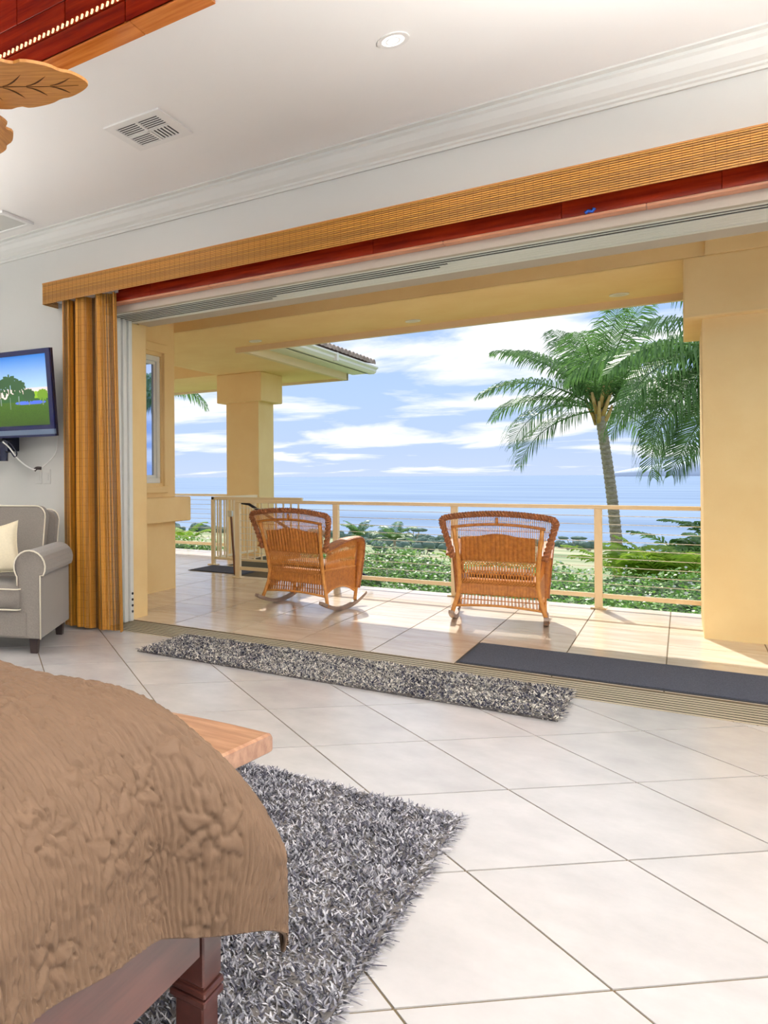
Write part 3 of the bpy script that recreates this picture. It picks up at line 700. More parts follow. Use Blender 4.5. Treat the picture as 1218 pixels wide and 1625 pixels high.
# quilt
XC, YC, ZT = -1.20, 1.30, 0.865
def quilt():
    a = np.concatenate([np.linspace(-3.0, -2.3, 15)[:-1], np.arange(-2.3, -1.20+0.66, 0.0055)])
    b = np.concatenate([np.linspace(-0.40, 0.55, 50)[:-1], np.arange(0.55, 1.30+0.66, 0.0036)])
    A, B = np.meshgrid(a, b)
    dx = np.maximum(A - XC, 0); dy = np.maximum(B - YC, 0)
    dxl = np.maximum(-2.62 - A, 0)
    ddx = dx*(1 + 0.24*np.clip(B-1.15, -0.7, 0.9)) - dxl
    Ln = np.sqrt(ddx**2 + dy**2) + 1e-9
    ux, uy = ddx/Ln, dy/Ln
    corner = 2*np.abs(ux)*uy
    cs = np.clip(corner, 0, 1)**2.2
    r = 0.30 + 0.08*cs; ro = 0.365 + 0.255*cs
    arcl = 0.5*(r+ro)*PI/2
    inside = Ln < arcl
    th = np.clip(Ln/arcl*PI/2, 0, PI/2)
    Lp = np.maximum(Ln - arcl, 0)
    fold = 0.008 + 0.014*np.sin(B*9.0+0.6) + 0.009*np.sin(B*17+1.1)
    ang = np.arctan2(uy, ux)
    foldc = 0.030*np.sin(ang*7.0 - 1.0)
    fl = 0.12*(1-cs) + 0.0*cs
    env = np.clip((Ln-0.12)/0.35, 0, 1)
    out = ro*(np.sin(th)*(1-0.45*cs) + 0.45*cs*th/(PI/2)) + Lp*fl + env*(fold*(1-cs) + foldc*cs)
    drop = r*(1-np.cos(th)) + Lp*np.sqrt(1-fl**2)
    X = np.minimum(A, XC) ; X = np.maximum(X, -2.62); X = X + ux*out
    X = X + 0.03*cs*env**2
    Y = np.minimum(B, YC) + uy*out - 0.02*cs*env**2
    dome = 0.02*np.exp(-((A+1.9)/0.7)**2)
    Z = ZT + dome - drop + 0.010*np.sin(A*7+B*3)*np.sin(B*6-A*2)
    # quilting relief
    q = B + 0.004*np.sin(A*16 + B*5) + 0.0018*np.sin(A*61)
    rib = np.abs(np.sin(PI*q/0.0175))**0.55
    H = rib*0.0072*(1+0.12*np.sin(A*330)*np.sin(B*57))
    rng = np.random.RandomState(11)
    # leaf and flower motifs
    k = 0
    pts = []
    for gx in np.arange(-2.3, -0.5, 0.165):
        for gy in np.arange(0.45, 2.1, 0.172):
            pts.append((gx + rng.uniform(-.04, .04) + (0.08 if int(round(gy/0.172)) % 2 else 0), gy + rng.uniform(-.06, .06)))
    def leaf(cx, cy, an, ln, wd, hgt):
        i0, i1 = np.searchsorted(a, (cx-ln*1.3, cx+ln*1.3)); j0, j1 = np.searchsorted(b, (cy-ln*1.3, cy+ln*1.3))
        if i1-i0 < 3 or j1-j0 < 3: return
        As, Bs = A[j0:j1, i0:i1]-cx, B[j0:j1, i0:i1]-cy
        lx = As*np.cos(an) + Bs*np.sin(an); ly = -As*np.sin(an) + Bs*np.cos(an) + 0.25*lx*lx/ln
        w = wd*(1 - 0.45*lx/ln)
        d = (lx/ln)**2 + (ly/w)**2
        hh = np.sqrt(np.clip(1-d, 0, 1))*hgt + 0.0008 - 0.0022*np.exp(-(ly/0.0022)**2)*(np.abs(lx) < ln*0.75)
        m = d < 1.22
        H[j0:j1, i0:i1] = np.where(m, np.where(d < 1, hh, 0.0), H[j0:j1, i0:i1])
    for (mx, my) in pts:
        n = rng.choice([5, 6, 7]); ph = rng.uniform(0, 6.28); sz = rng.uniform(0.8, 1.25); kind = rng.rand()
        if kind < 0.5:      # open flower
            for k in range(n):
                an = ph + 2*PI*k/n; leaf(mx+0.043*sz*math.cos(an), my+0.043*sz*math.sin(an), an, 0.034*sz, 0.017*sz, 0.0095)
            leaf(mx, my, 0, 0.013*sz, 0.013*sz, 0.008)
        else:               # leafy spray along a curved stem
            for k in range(8):
                t = k/7; ang = ph + 1.6*(t-0.5); sx = mx + 0.16*sz*(t-0.5)*math.cos(ang); sy = my + 0.16*sz*(t-0.5)*math.sin(ang)
                for sd_ in (-1, 1):
                    la = ang + sd_*0.9; leaf(sx+0.026*math.cos(la), sy+0.026*math.sin(la), la, 0.028*sz*(1-0.3*t), 0.010*sz, 0.008)
    H += 0.0016*np.sin(A*170+3*np.sin(B*60))*np.sin(B*45)
    P = np.stack([X, Y, Z], -1)
    da = np.gradient(P, axis=1); db = np.gradient(P, axis=0)
    Nn = np.cross(da, db); Nn /= (np.linalg.norm(Nn, axis=-1, keepdims=True) + 1e-12)
    P2 = P + Nn*H[..., None]
    ny, nx = A.shape
    idx = np.arange(ny*nx).reshape(ny, nx)
    F = np.stack([idx[:-1, :-1], idx[:-1, 1:], idx[1:, 1:], idx[1:, :-1]], -1).reshape(-1, 4)
    qo = np_mesh('quilt', P2.reshape(-1, 3), F, quilt_m, None, True, label='tan quilted bedspread with leaf pattern draped over the bed', category='quilt')
    hem = [tuple(P[j, -1]) for j in range(0, ny, 6)] + [tuple(P[-1, i]) for i in range(nx-1, -1, -6)]
    MB().tube(hem, 0.0045, 6).build('binding', quilt_m, qo, True)
    # thin lining just inside
    st = 5
    Pi = (P - Nn*0.004)[::st, ::st]; my, mx = Pi.shape[:2]
    ix = np.arange(my*mx).reshape(my, mx)
    F2 = np.stack([ix[:-1, :-1], ix[1:, :-1], ix[1:, 1:], ix[:-1, 1:]], -1).reshape(-1, 4)
    np_mesh('lining', Pi.reshape(-1, 3), F2, quilt_m, qo, True)
    return qo
quilt()
# bench
bn = thing('slab_bench', 'low live edge wooden slab bench standing beyond the foot of the bed', 'bench', (0, 0, 0))
def slab():
    m = MB(); nx = 24; vs = []
    prof = [(-0.5, -0.030), (-0.48, -0.036), (0, -0.036), (0.48, -0.036), (0.5, -0.03), (0.5, 0.016), (0.485, 0.026), (0.44, 0.030), (0, 0.030), (-0.44, 0.030), (-0.485, 0.026), (-0.5, 0.016)]
    n = len(prof)
    xs = [-2.55 + 1.475*k/nx for k in range(nx+1)]
    xs[-1] = -1.062; xs.insert(-1, -1.070)
    for k, x in enumerate(xs):
        e = 1 if x < -1.065 else 0.975
        wv = 0.008*math.sin(x*9); we = 0.010*math.sin(x*6+1)
        for p, z in prof:
            y = 2.195 + p*0.315*e + (wv if p > 0 else we)*abs(p)*2
            vs.append((x + (0.035*(p) if k >= len(xs)-2 else 0), y, 0.47 + z*(1 if e == 1 else 0.8)))
    fs = [tuple(reversed(range(n))), tuple(range((len(xs)-1)*n, len(xs)*n))]
    for k in range(len(xs)-1):
        for i in range(n): fs.append((k*n+i, k*n+(i+1) % n, (k+1)*n+(i+1) % n, (k+1)*n+i))
    return m.add(vs, fs)
so_ = slab().build('seat', benchwood, bn)
for x in (-2.3, -1.35):
    MB().box(x-0.03, x+0.03, 2.09, 2.30, 0.0, 0.436, b=0.006).build('leg', bedwood, bn)

# ================================================================ RUGS
def shag(name, x0, x1, y0, y1, step, hgt, wdt, label, cols, seed=1, rz=0.0):
    rg = thing(name, label, 'rug', ((x0+x1)/2, (y0+y1)/2, 0), rz)
    hx, hy_ = (x1-x0)/2, (y1-y0)/2
    MB().box(-hx+0.01, hx-0.01, -hy_+0.01, hy_-0.01, 0.0005, 0.012).build('backing', rug_back, rg)
    rng = np.random.RandomState(seed)
    X, Y = np.meshgrid(np.arange(-hx+0.008, hx, step), np.arange(-hy_+0.008, hy_, step))
    X = X.ravel() + rng.uniform(-.5, .5, X.size)*step; Y = Y.ravel() + rng.uniform(-.5, .5, Y.size)*step
    kp = ~((X+(x0+x1)/2 < -0.825) & (X+(x0+x1)/2 > -0.93) & (Y+(y0+y1)/2 > 1.495) & (Y+(y0+y1)/2 < 1.60)); X = X[kp]; Y = Y[kp]
    n = X.size
    wave = 0.8 + 0.25*np.sin(X*26+2*np.sin(Y*19)) * np.sin(Y*23+1.3*np.sin(X*15))
    an = rng.uniform(0, 2*PI, n); ln = rng.uniform(0.3, 1.0, n)*hgt*0.8
    ex = np.clip((np.abs(X)-(hx-0.03))/0.03, 0, 1)*np.sign(X); ey = np.clip((np.abs(Y)-(hy_-0.03))/0.03, 0, 1)*np.sign(Y)
    tx = X + np.cos(an)*ln + ex*hgt*0.6; ty = Y + np.sin(an)*ln + ey*hgt*0.6
    edge = np.maximum(np.abs(ex), np.abs(ey))
    H = hgt*rng.uniform(0.7, 1.05, n)*wave*(1-0.35*edge)
    a2 = rng.uniform(0, 2*PI, n); wx = np.cos(a2)*wdt/2; wy = np.sin(a2)*wdt/2
    mxp = X*0.55 + tx*0.45; myp = Y*0.55 + ty*0.45
    z0 = np.full(n, 0.008)
    V = np.stack([np.stack([X-wx, Y-wy, z0], -1), np.stack([X+wx, Y+wy, z0], -1),
                  np.stack([mxp-wx*1.3, myp-wy*1.3, H*0.75], -1), np.stack([mxp+wx*1.3, myp+wy*1.3, H*0.75], -1),
                  np.stack([tx-wx*0.6, ty-wy*0.6, H], -1), np.stack([tx+wx*0.6, ty+wy*0.6, H], -1)], 1)
    base = np.arange(n)[:, None]*6
    F = np.concatenate([base + np.array([0, 1, 3, 2]), base + np.array([2, 3, 5, 4])], 1).reshape(-1, 4)
    lump = np.sin(X*7+3*np.sin(Y*5))*np.sin(Y*9+2*np.sin(X*4))
    pick = rng.rand(n) + lump*0.12
    cc = np.array(cols); ci = np.clip((pick*len(cols)).astype(int), 0, len(cols)-1)
    tint = np.repeat(cc[ci]*rng.uniform(0.8, 1.2, (n, 1)), 2, 0)
    np_mesh('pile', V.reshape(-1, 3), F, rug_m, rg, True, tint=np.clip(tint, 0, 1), kind='stuff')
    return rg
shag('shag_rug', -3.1, -0.665, 0.35, 3.255, 0.0078, 0.032, 0.0052, 'grey and white shaggy rug partly under the bed',
     [(0.07, 0.068, 0.09), (0.16, 0.157, 0.185), (0.28, 0.277, 0.31), (0.40, 0.398, 0.43), (0.58, 0.57, 0.60)], 1)
shag('runner_rug', -3.26, -0.52, 4.845, 5.60, 0.0090, 0.030, 0.0068, 'long narrow charcoal and cream shag runner along the door track',
     [(0.035, 0.035, 0.06), (0.10, 0.10, 0.13), (0.30, 0.29, 0.29), (0.56, 0.53, 0.47), (0.74, 0.70, 0.62)], 2)

# ================================================================ PORCH
pf = MB(); pf.box(-9.2, 3.2, 5.90, 9.42, -0.35, -0.004); pf.box(-9.2, -4.62, 9.42, 10.42, -0.35, -0.004); pf.box(-9.2, -5.45, 10.42, 12.34, -0.35, -0.004)
porch = struct('porch_floor', pf, grout, label='glossy beige tiled porch floor outside the opening', cat='porch floor')
px0, pw, py0, ph_ = -0.095, 0.5855, 6.48, 0.54
for i in range(-16, 6):
    for j in range(-1, 12):
        x0 = px0 + i*pw; x1 = x0 + pw; y0 = py0 + j*ph_; y1 = y0 + ph_
        x0 = max(x0, -9.2); x1 = min(x1, 3.2); y0 = max(y0, 5.905)
        ymax = 12.34 if x1 < -5.3 else (10.42 if x1 < -4.5 else 9.42)
        if x0 > -4.7: ymax = 9.42
        y1 = min(y1, ymax)
        if x1 - x0 < 0.05 or y1 - y0 < 0.03: continue
        if x1 < -4.95 and y1 < 7.8: continue
        if y0 > 9.3 and x1 > -4.6: x1 = -4.62
        if y0 > 10.3 and x1 > -5.4: x1 = -5.45
        g = 0.0042
        MB().box(x0+g, x1-g, y0+g, y1-g, -0.008, 0.0).build('tile', ptile_m, porch)
for k in range(7):   # steps falling away beside the deck
    z = -0.17*(k+1); x = -4.62 + k*0.30
    s_ = struct('stair_step', box(x, x+0.32, 9.44, 10.36, z-0.17, z), ptile_m, None)
# exterior walls
ew = MB()
ew.box(XL, -4.1, 6.2, 6.24, 0, 3.7)
# bullnose return beside the door stack
pts = [(-4.02, 5.90)] + [(-4.09 + 0.07*math.cos(R(a)), 6.17 + 0.07*math.sin(R(a))) for a in range(0, 91, 15)] + [(-4.4, 6.24), (-4.4, 5.90)]
ew.prism(pts, 0, 2.80)
struct('wall_porch_return', ew, stucco)
ww = MB(); WX = -4.75
# wing wall with a window hole y 6.35..7.63, z 1.27..2.76
ww.box(WX-0.30, WX, 6.24, 7.935, 0, 1.27); ww.box(WX-0.30, WX, 6.24, 7.935, 2.76, 3.7)
ww.box(WX-0.30, WX, 6.24, 6.45, 1.27, 2.76); ww.box(WX-0.30, WX, 7.64, 7.935, 1.27, 2.76)
wing = struct('wall_wing', ww, stucco)
struct('wall_wing_rear', box(-9.3, WX-0.30, 7.70, 7.935, 0, 3.7), stucco)
MB().box(WX-0.30, WX+0.13, 6.24, 8.09, 0.815, 1.105, b=0.01).build('sill_band', stucco, wing)
m_ = MB()
m_.box(WX-0.01, WX+0.035, 6.3, 7.73, 2.80, 2.90, b=0.006); m_.box(WX-0.01, WX+0.035, 6.3, 7.73, 1.155, 1.235, b=0.006); m_.box(WX-0.01, WX+0.035, 7.655, 7.73, 1.235, 2.80, b=0.006)
m_.build('window_surround', stucco, wing)
wi = thing('window_1', 'tall white framed porch window in the wing wall reflecting palms', 'window', kind='structure')
m_ = MB()
for b in ((6.45, 7.64, 1.27, 1.33), (6.45, 7.64, 2.70, 2.76), (6.45, 6.51, 1.33, 2.70), (7.58, 7.64, 1.33, 2.70)): m_.box(WX-0.09, WX-0.02, *b, b=0.005)
m_.build('window_frame', white_metal, wi)
m_ = MB()
for b in ((6.51, 7.58, 1.33, 1.365), (6.51, 7.58, 2.665, 2.70), (6.51, 6.545, 1.365, 2.665), (7.545, 7.58, 1.365, 2.665)): m_.box(WX-0.075, WX-0.045, *b, b=0.003)
m_.build('sash', white_metal, wi)
MB().box(WX-0.064, WX-0.058, 6.545, 7.545, 1.365, 2.665).build('pane', glassm, wi)
# big pier at the right
pier = struct('wall_pier_right', MB().box(0.13, 1.35, 8.05, 9.35, 0, 3.7), stucco)
MB().box(0.012, 1.47, 7.93, 9.40, 2.60, 3.083, b=0.006).build('pier_cap', stucco, pier)
MB().box(0.147, 1.33, 7.90, 8.05, 3.083, 3.6).build('pier_beam', stucco, pier)
# far column
col_ = struct('wall_column_far', MB().box(-6.09, -5.50, 11.90, 12.50, -0.3, 3.09), stucco)
MB().box(-6.20, -5.385, 11.76, 12.62, 2.60, 3.085, b=0.01).build('column_cap', stucco, col_)
# porch soffit : beams and slabs
ZS = 3.085
sb = MB()
sb.box(-6.17, 3.2, 7.945, 9.42, ZS, 3.25)              # main band
sb.box(-6.17, -4.68, 9.42, 13.62, ZS, 3.25)            # wing band
sb.box(-9.3, -6.17, 7.945, 10.35, ZS, 3.25)
sb.box(-9.3, -6.17, 11.70, 13.62, ZS, 3.25)            # beam beyond the recess
sb.box(-9.3, -6.17, 10.30, 10.35, 3.25, 3.5); sb.box(-6.17, -6.12, 10.3, 11.75, 3.25, 3.5); sb.box(-9.3, -6.17, 11.70, 11.75, 3.25, 3.5); sb.box(-9.3, -6.12, 10.3, 11.75, 3.5, 3.55)
struct('porch_soffit', sb, stucco)
fb = MB(); fb.box(-9.3, 3.2, 7.93, 7.96, ZS, 3.75); fb.box(-9.3, 3.2, 6.2, 7.95, 3.70, 3.78); struct('porch_beam', fb, stucco)
db = MB(); db.box(-4.68, 3.2, 9.42, 9.49, 3.015, 3.25); db.box(-4.68, -4.61, 9.49, 13.66, 3.045, 3.25); db.box(-9.3, -4.61, 13.62, 13.69, 3.045, 3.25)
struct('trim_6', db, mat('eave board', (0.80, 0.64, 0.42), 0.6))
# wing eave: fascia, gutter and roof tiles
ev = struct('wing_eave', MB().box(-4.61, -4.33, 9.9, 13.92, 3.165, 3.19), mat('white eave soffit', (0.82, 0.84, 0.78), 0.6), label='white eave and gutter of the porch wing roof', cat='eave')
gp = [(-4.36, 3.165), (-4.27, 3.165), (-4.235, 3.20), (-4.235, 3.235), (-4.20, 3.26), (-4.20, 3.285), (-4.215, 3.285), (-4.215, 3.27), (-4.25, 3.245), (-4.27, 3.20), (-4.36, 3.20)]
gm = MB(); n = len(gp)
gm.add([(x, 9.9, z) for x, z in gp] + [(x, 14.05, z) for x, z in gp], [tuple(range(n)), tuple(reversed(range(n, 2*n)))] + [(i, n+i, n+(i+1) % n, (i+1) % n) for i in range(n)])
gm.build('gutter', white_metal, ev)
MB().box(-4.40, -4.35, 9.9, 13.95, 3.19, 3.30).build('fascia_board', white_metal, ev)
MB().box(-9.3, -4.30, 13.69, 13.95, 3.19, 3.30).build('fascia_board', white_metal, ev)
MB().box(-4.262, -4.195, 11.95, 12.02, 3.16, 3.29).build('gutter_joint', white_metal, ev)
roof_tile_m = mat('clay roof tile', (0.25, 0.19, 0.16), 0.8, col2=(0.46, 0.38, 0.34), vscale=6, objvar=0.12)
rf = struct('wing_roof', MB().add([(-4.28, 9.5, 3.30), (-4.28, 14.0, 3.30), (-9.3, 14.0, 4.6), (-9.3, 9.5, 4.6)], [(0, 1, 2, 3)]), roof_tile_m, label='clay barrel tile roof over the porch wing', cat='roof')
tm = MB(); tl = 0.42
for q in range(9):
    an = R(180*q/8)
    for xx, zz_, rr in ((0.0, 0, 0.085), (-tl, 0.11, 0.075)):
        tm.v.append((xx, rr*math.cos(an), zz_ + rr*math.sin(an)*0.9))
for q in range(8): tm.f.append((2*q, 2*q+2, 2*q+3, 2*q+1))
tm.v.append((0, 0, -0.01)); c0 = len(tm.v)-1
for q in range(8): tm.f.append((2*q, c0, 2*q+2))
me_t = bpy.data.meshes.new('roof_tile'); me_t.from_pydata(tm.v, [], tm.f); me_t.update(); me_t.materials.append(roof_tile_m)
for row in range(3):
    for k in range(22):
        o = link('roof_tile', me_t, None, rf); o.location = (-4.23 - row*0.36, 10.1 + k*0.182, 3.335 + row*0.094)
# unseen roof slab over house and porch, added to block sun and sky light
mr = MB(); mr.add([(-9.3, 9.49, 3.25), (3.4, 9.49, 3.25), (3.4, 3.0, 5.2), (-9.3, 3.0, 5.2), (3.4, -3.2, 3.85), (-9.3, -3.2, 3.85)], [(0, 1, 2, 3), (3, 2, 4, 5)])
mr.box(XL-0.3, XR+0.3, YB-0.3, 6.3, 4.2, 4.3)
struct('unseen_roof', mr, roof_tile_m)
# porch soffit lights
pl = thing('porch_downlight', 'oval looking unlit soffit light at the left end near the inner roof corner', 'ceiling light', (-4.24, 9.10, ZS), group='soffit downlights')
MB().disc((0, 0), 0.055, 0.08, -0.008, 0.0, 28).build('trim_ring', plastic_w, pl)
MB().disc((0, 0), 0, 0.055, -0.005, -0.002, 24).build('lens', mat('frosted lens', (0.75, 0.72, 0.62), 0.4), pl)
for x, lb in ((-2.342, 'unlit soffit light in the middle of the porch soffit'), (-0.466, 'unlit soffit light at the right near the big pier')):
    c = copy_tree(pl); c.location.x = x; c['label'] = lb

# railings
rail = thing('cable_railing', 'cream metal cable railing along the front edge of the porch', 'railing', (0, 0, 0))
YR = 9.24
MB().box(-4.60, 0.13, YR-0.028, YR+0.028, 0.992, 1.032, b=0.005).build('top_rail', cream_paint, rail)
postx = [-4.57, -3.27, -1.96, -0.655]
for x in postx:
    p = MB().box(x-0.032, x+0.032, YR-0.032, YR+0.032, 0.006, 0.992, b=0.003).build('post', cream_paint, rail)
    MB().box(x-0.065, x+0.065, YR-0.065, YR+0.065, 0.0, 0.012, b=0.003).build('base_plate', cream_paint, p)
for a, b in zip(postx, postx[1:] + [0.162]):
    MB().box(a+0.032, b-0.032, YR-0.015, YR+0.015, 0.105, 0.150, b=0.003).build('bottom_rail', cream_paint, rail)
for k in range(9):
    z = 0.249 + k*0.0845
    MB().tube([(-4.54, YR, z), (0.13, YR, z)], 0.0035, 6).build('cable', steel, rail)
pk = thing('picket_railing', 'cream picket railing around the porch stair opening beside the far column', 'railing', (0, 0, 0))
MB().box(-5.57, -4.15, 10.37, 10.42, 0.992, 1.035, b=0.004).build('top_rail', cream_paint, pk)
MB().box(-5.57, -4.15, 10.38, 10.41, 0.085, 0.12, b=0.003).build('bottom_rail', cream_paint, pk)
MB().box(-5.575, -5.525, 10.37, 11.95, 0.992, 1.035, b=0.004).build('top_rail', cream_paint, pk)
MB().box(-5.565, -5.535, 10.37, 11.9, 0.085, 0.12, b=0.003).build('bottom_rail', cream_paint, pk)
p = MB().box(-5.577, -5.523, 10.368, 10.422, 0.0, 0.992, b=0.003).build('post', cream_paint, pk)
MB().box(-5.62, -5.48, 10.33, 10.46, 0.0, 0.010, b=0.002).build('base_plate', cream_paint, p)
x = -5.44
while x < -4.16:
    MB().box(x-0.010, x+0.010, 10.385, 10.405, 0.12, 0.992).build('picket', cream_paint, pk); x += 0.112
y = 10.53
while y < 11.88:
    MB().box(-5.56, -5.54, y-0.010, y+0.010, 0.12, 0.992).build('picket', cream_paint, pk); y += 0.112
fr = thing('rear_cable_railing', 'cream cable railing at the far left end of the porch', 'railing', (0, 0, 0))
MB().box(-9.1, -6.09, 12.20, 12.26, 0.992, 1.032, b=0.005).build('top_rail', cream_paint, fr)
MB().box(-9.1, -6.09, 12.215, 12.245, 0.105, 0.16, b=0.003).build('bottom_rail', cream_paint, fr)
for x in (-9.0, -7.55): MB().box(x-0.032, x+0.032, 12.2, 12.26, 0, 0.992, b=0.003).build('post', cream_paint, fr)
for k in range(9):
    z = 0.249 + k*0.0845
    MB().tube([(-9.1, 12.23, z), (-6.09, 12.23, z)], 0.0035, 6).build('cable', steel, fr)
hr = thing('stair_handrail', 'dark metal handrail sloping down the porch stairs behind the corner post', 'handrail', (0, 0, 0))
MB().tube([(-4.62, 9.40, 0.99), (-4.50, 9.42, 0.97), (-2.9, 9.42, 0.08)], 0.019, 8).build('rail_bar', plastic_b, hr)
for x, z in ((-3.3, 0.29),): MB().tube([(x, 9.42, z), (x, 9.42, z-0.9)], 0.013, 8).build('baluster', plastic_b, hr)
gt = thing('stair_gate', 'narrow brown gate edge with a latch leaning at the stair opening', 'gate', (0, 0, 0))
MB().add([(-4.74, 9.34, 0.86), (-4.725, 9.34, 0.86), (-4.725, 9.37, 0.86), (-4.74, 9.37, 0.86), (-4.665, 9.30, 0.03), (-4.645, 9.30, 0.03), (-4.645, 9.33, 0.03), (-4.665, 9.33, 0.03)],
         [(0, 1, 2, 3), (7, 6, 5, 4), (1, 0, 4, 5), (2, 1, 5, 6), (3, 2, 6, 7), (0, 3, 7, 4)]).build('gate_edge', mat('brown gate timber', (0.17, 0.07, 0.03), 0.6), gt)
MB().box(-4.765, -4.705, 9.325, 9.375, 0.80, 0.88, b=0.005).build('latch', steel, gt)

def floor_mat(name, x0, x1, y0, y1, label):
    t = thing(name, label, 'mat', ((x0+x1)/2, (y0+y1)/2, 0.0))
    hx, hy_ = (x1-x0)/2, (y1-y0)/2
    MB().box(-hx, hx, -hy_, hy_, 0.0005, 0.005, b=0.002).build('rubber_border', mat_edge, t)
    MB().box(-hx+0.022, hx-0.022, -hy_+0.022, hy_-0.022, 0.005, 0.012, b=0.002).build('carpet', mat_m, t)
floor_mat('door_mat', -1.262, 2.2, 5.945, 6.76, 'long charcoal ribbed doormat on the porch beside the floor track')
floor_mat('stair_mat', -5.50, -4.64, 9.53, 10.27, 'small grey mat at the top of the porch stairs')

# ================================================================ WICKER ROCKING CHAIRS
def make_chair(label, group):
    t = thing('rocking_chair', label, 'chair', group=group)
    yb = lambda z: -0.27 - 0.235*max(0, z-0.36)
    # ----- back frame posts + legs
    mb = MB()
    for s in (-1, 1):
        P = [(s*0.372, -0.315, 0.055), (s*0.345, -0.290, 0.15), (s*0.318, -0.272, 0.25), (s*0.302, yb(0.36), 0.36), (s*0.304, yb(0.5), 0.50), (s*0.312, yb(0.62), 0.62), (s*0.326, yb(0.75), 0.75), (s*0.338, yb(0.885), 0.885)]
        MB().tube(P, 0.0175, 10).build('back_post', wicker_l, t, True)
    mb.tube(arc(lambda u: ((u*2-1)*0.36, yb(0.9)-0.005+0.0, 0.872 + 0.034*(1-(u*2-1)**2)), 17), 0.013, 8)
    mb.tube([(0, yb(0.93), 0.90), (0, yb(0.97), 0.965)], 0.013, 8)
    mb.build('back_rail', wicker, t, True)
    # ----- braided crest border
    cr_ = [(-0.352, yb(.60)+.01, .595), (-0.375, yb(.68)+.012, .68), (-0.40, yb(.78)+.012, .78), (-0.425, yb(.88)+.005, .88), (-0.435, yb(.93), .925), (-0.415, yb(.955), .955)]
    crest = cr_ + arc(lambda u: (-0.38+0.76*u, yb(.98)-0.01, 0.965+0.035*(1-(2*u-1)**2)), 15) + [(-x, y, z) for x, y, z in reversed(cr_)]
    P = [Vector(p) for p in crest]; fine = []
    for i in range(len(P)-1):
        for k in range(6): fine.append(P[i].lerp(P[i+1], k/6))
    fine.append(P[-1])
    mb = MB(); mb.tube(fine, 0.021, 10)
    for ph in (0, 2*PI/3, 4*PI/3):
        pts = []
        for i, p in enumerate(fine):
            tg = (fine[min(i+1, len(fine)-1)] - fine[max(i-1, 0)]).normalized(); a = tg.cross(Vector((0, 1, 0))).normalized(); b = tg.cross(a)
            an = i*0.85 + ph; pts.append(p + a*math.cos(an)*0.022 + b*math.sin(an)*0.022)
        mb.tube(pts, 0.0085, 5)
    mb.build('crest_border', wicker_d, t, True)
    # ----- open stakes of the back
    mb = MB()
    ztop = lambda x: 0.957 + 0.033*(1-(x/0.42)**2) if abs(x) < 0.41 else 0.94
    zsol = lambda x: 0.785 + 0.036*max(0, math.cos(x/0.28*PI))*0.5 + 0.018*max(0, math.cos(x/0.28*PI/2))
    x = -0.412
    while x <= 0.413:
        if abs(x) < 0.283: z0 = zsol(x)-0.02
        else: z0 = 0.585 + (abs(x)-0.283)*2.4 if abs(x) > 0.35 else 0.575
        mb.tube([(x, yb(z0)+0.024, z0), (x*1.01, yb(ztop(x))+0.01, ztop(x))], 0.0036, 4, cap=False)
        x += 0.0135
    # horizontal binders on the open weave
    for z in (0.845,): mb.tube([(-0.40, yb(z)+0.024, z), (0.40, yb(z)+0.024, z)], 0.004, 4)
    o = mb.build('back_stakes', wicker_l, t); o['kind'] = 'stuff'
    # ----- solid ribbed panel (front and back skins)
    def ribbed(x0, x1, zlo, zhi, yf, amp, nrib, m, name, nz=26):
        nx = nrib*6; mb = MB(); vs = []; fs = []
        for side in (0, 1):
            for j in range(nz+1):
                for i in range(nx+1):
                    u = i/nx; x = x0 + (x1-x0)*u; zl, zh = zlo(x), zhi(x); z = zl + (zh-zl)*j/nz
                    wv = 0.0013 if (j + (int(u*nrib) % 2)) % 2 else -0.0013
                    d = amp*abs(math.sin(PI*u*nrib))**0.7 + wv
                    y = yf(z) + (-(0.008 + d) if side == 0 else 0.008 + d)
                    vs.append((x, y, z))
        n1 = (nx+1)*(nz+1)
        for j in range(nz):
            for i in range(nx):
                a = j*(nx+1)+i
                fs.append((a, a+1, a+nx+2, a+nx+1)); fs.append((a+n1+nx+1, a+n1+nx+2, a+n1+1, a+n1))
        for i in range(nx):
            fs.append((i, n1+i, n1+i+1, i+1)); a = nz*(nx+1)+i; fs.append((a, a+1, n1+a+1, n1+a))
        for j in range(nz):
            a = j*(nx+1); fs.append((a, a+nx+1, n1+a+nx+1, n1+a)); a += nx; fs.append((a, n1+a, n1+a+nx+1, a+nx+1))
        mb.add(vs, fs); return mb.build(name, m, t, True)
    ribbed(-0.285, 0.285, lambda x: 0.575, zsol, lambda z: yb(z)+0.015, 0.014, 17, wicker, 'back_panel')
    MB().tube([(-0.287, yb(.575)+0.012, 0.578), (0.287, yb(.575)+0.012, 0.578)], 0.0075, 8).build('panel_edge', wicker_l, t, True)
    # ----- lattice
    mb = MB(); n = 27
    for k in range(n):
        for s in (-1, 1):
            xa = -0.282 + 0.564*k/(n-1)
            pts = []
            for q in range(9):
                u = q/8; z = 0.585 - u*0.235
                x = xa + s*0.030*math.sin(u*2*PI)*1.0 + s*0.035*(u-0.5)*2
                x = max(-0.295, min(0.295, x)); pts.append((x, yb(z)+0.012+s*0.004, z))
            mb.tube(pts, 0.0046, 5, cap=False)
    o = mb.build('lattice', wicker_l, t); o['kind'] = 'stuff'
    # ----- rear apron: dense band, open stakes, bottom rail
    ya = lambda z: -0.262 - 0.10*max(0, 0.36-z)
    ribbed(-0.305, 0.305, lambda x: 0.265, lambda x: 0.36, ya, 0.004, 26, wicker, 'rear_apron', nz=14)
    mb = MB(); zb = lambda x: 0.155 + 0.022*(1-(x/0.34)**2)
    x = -0.315
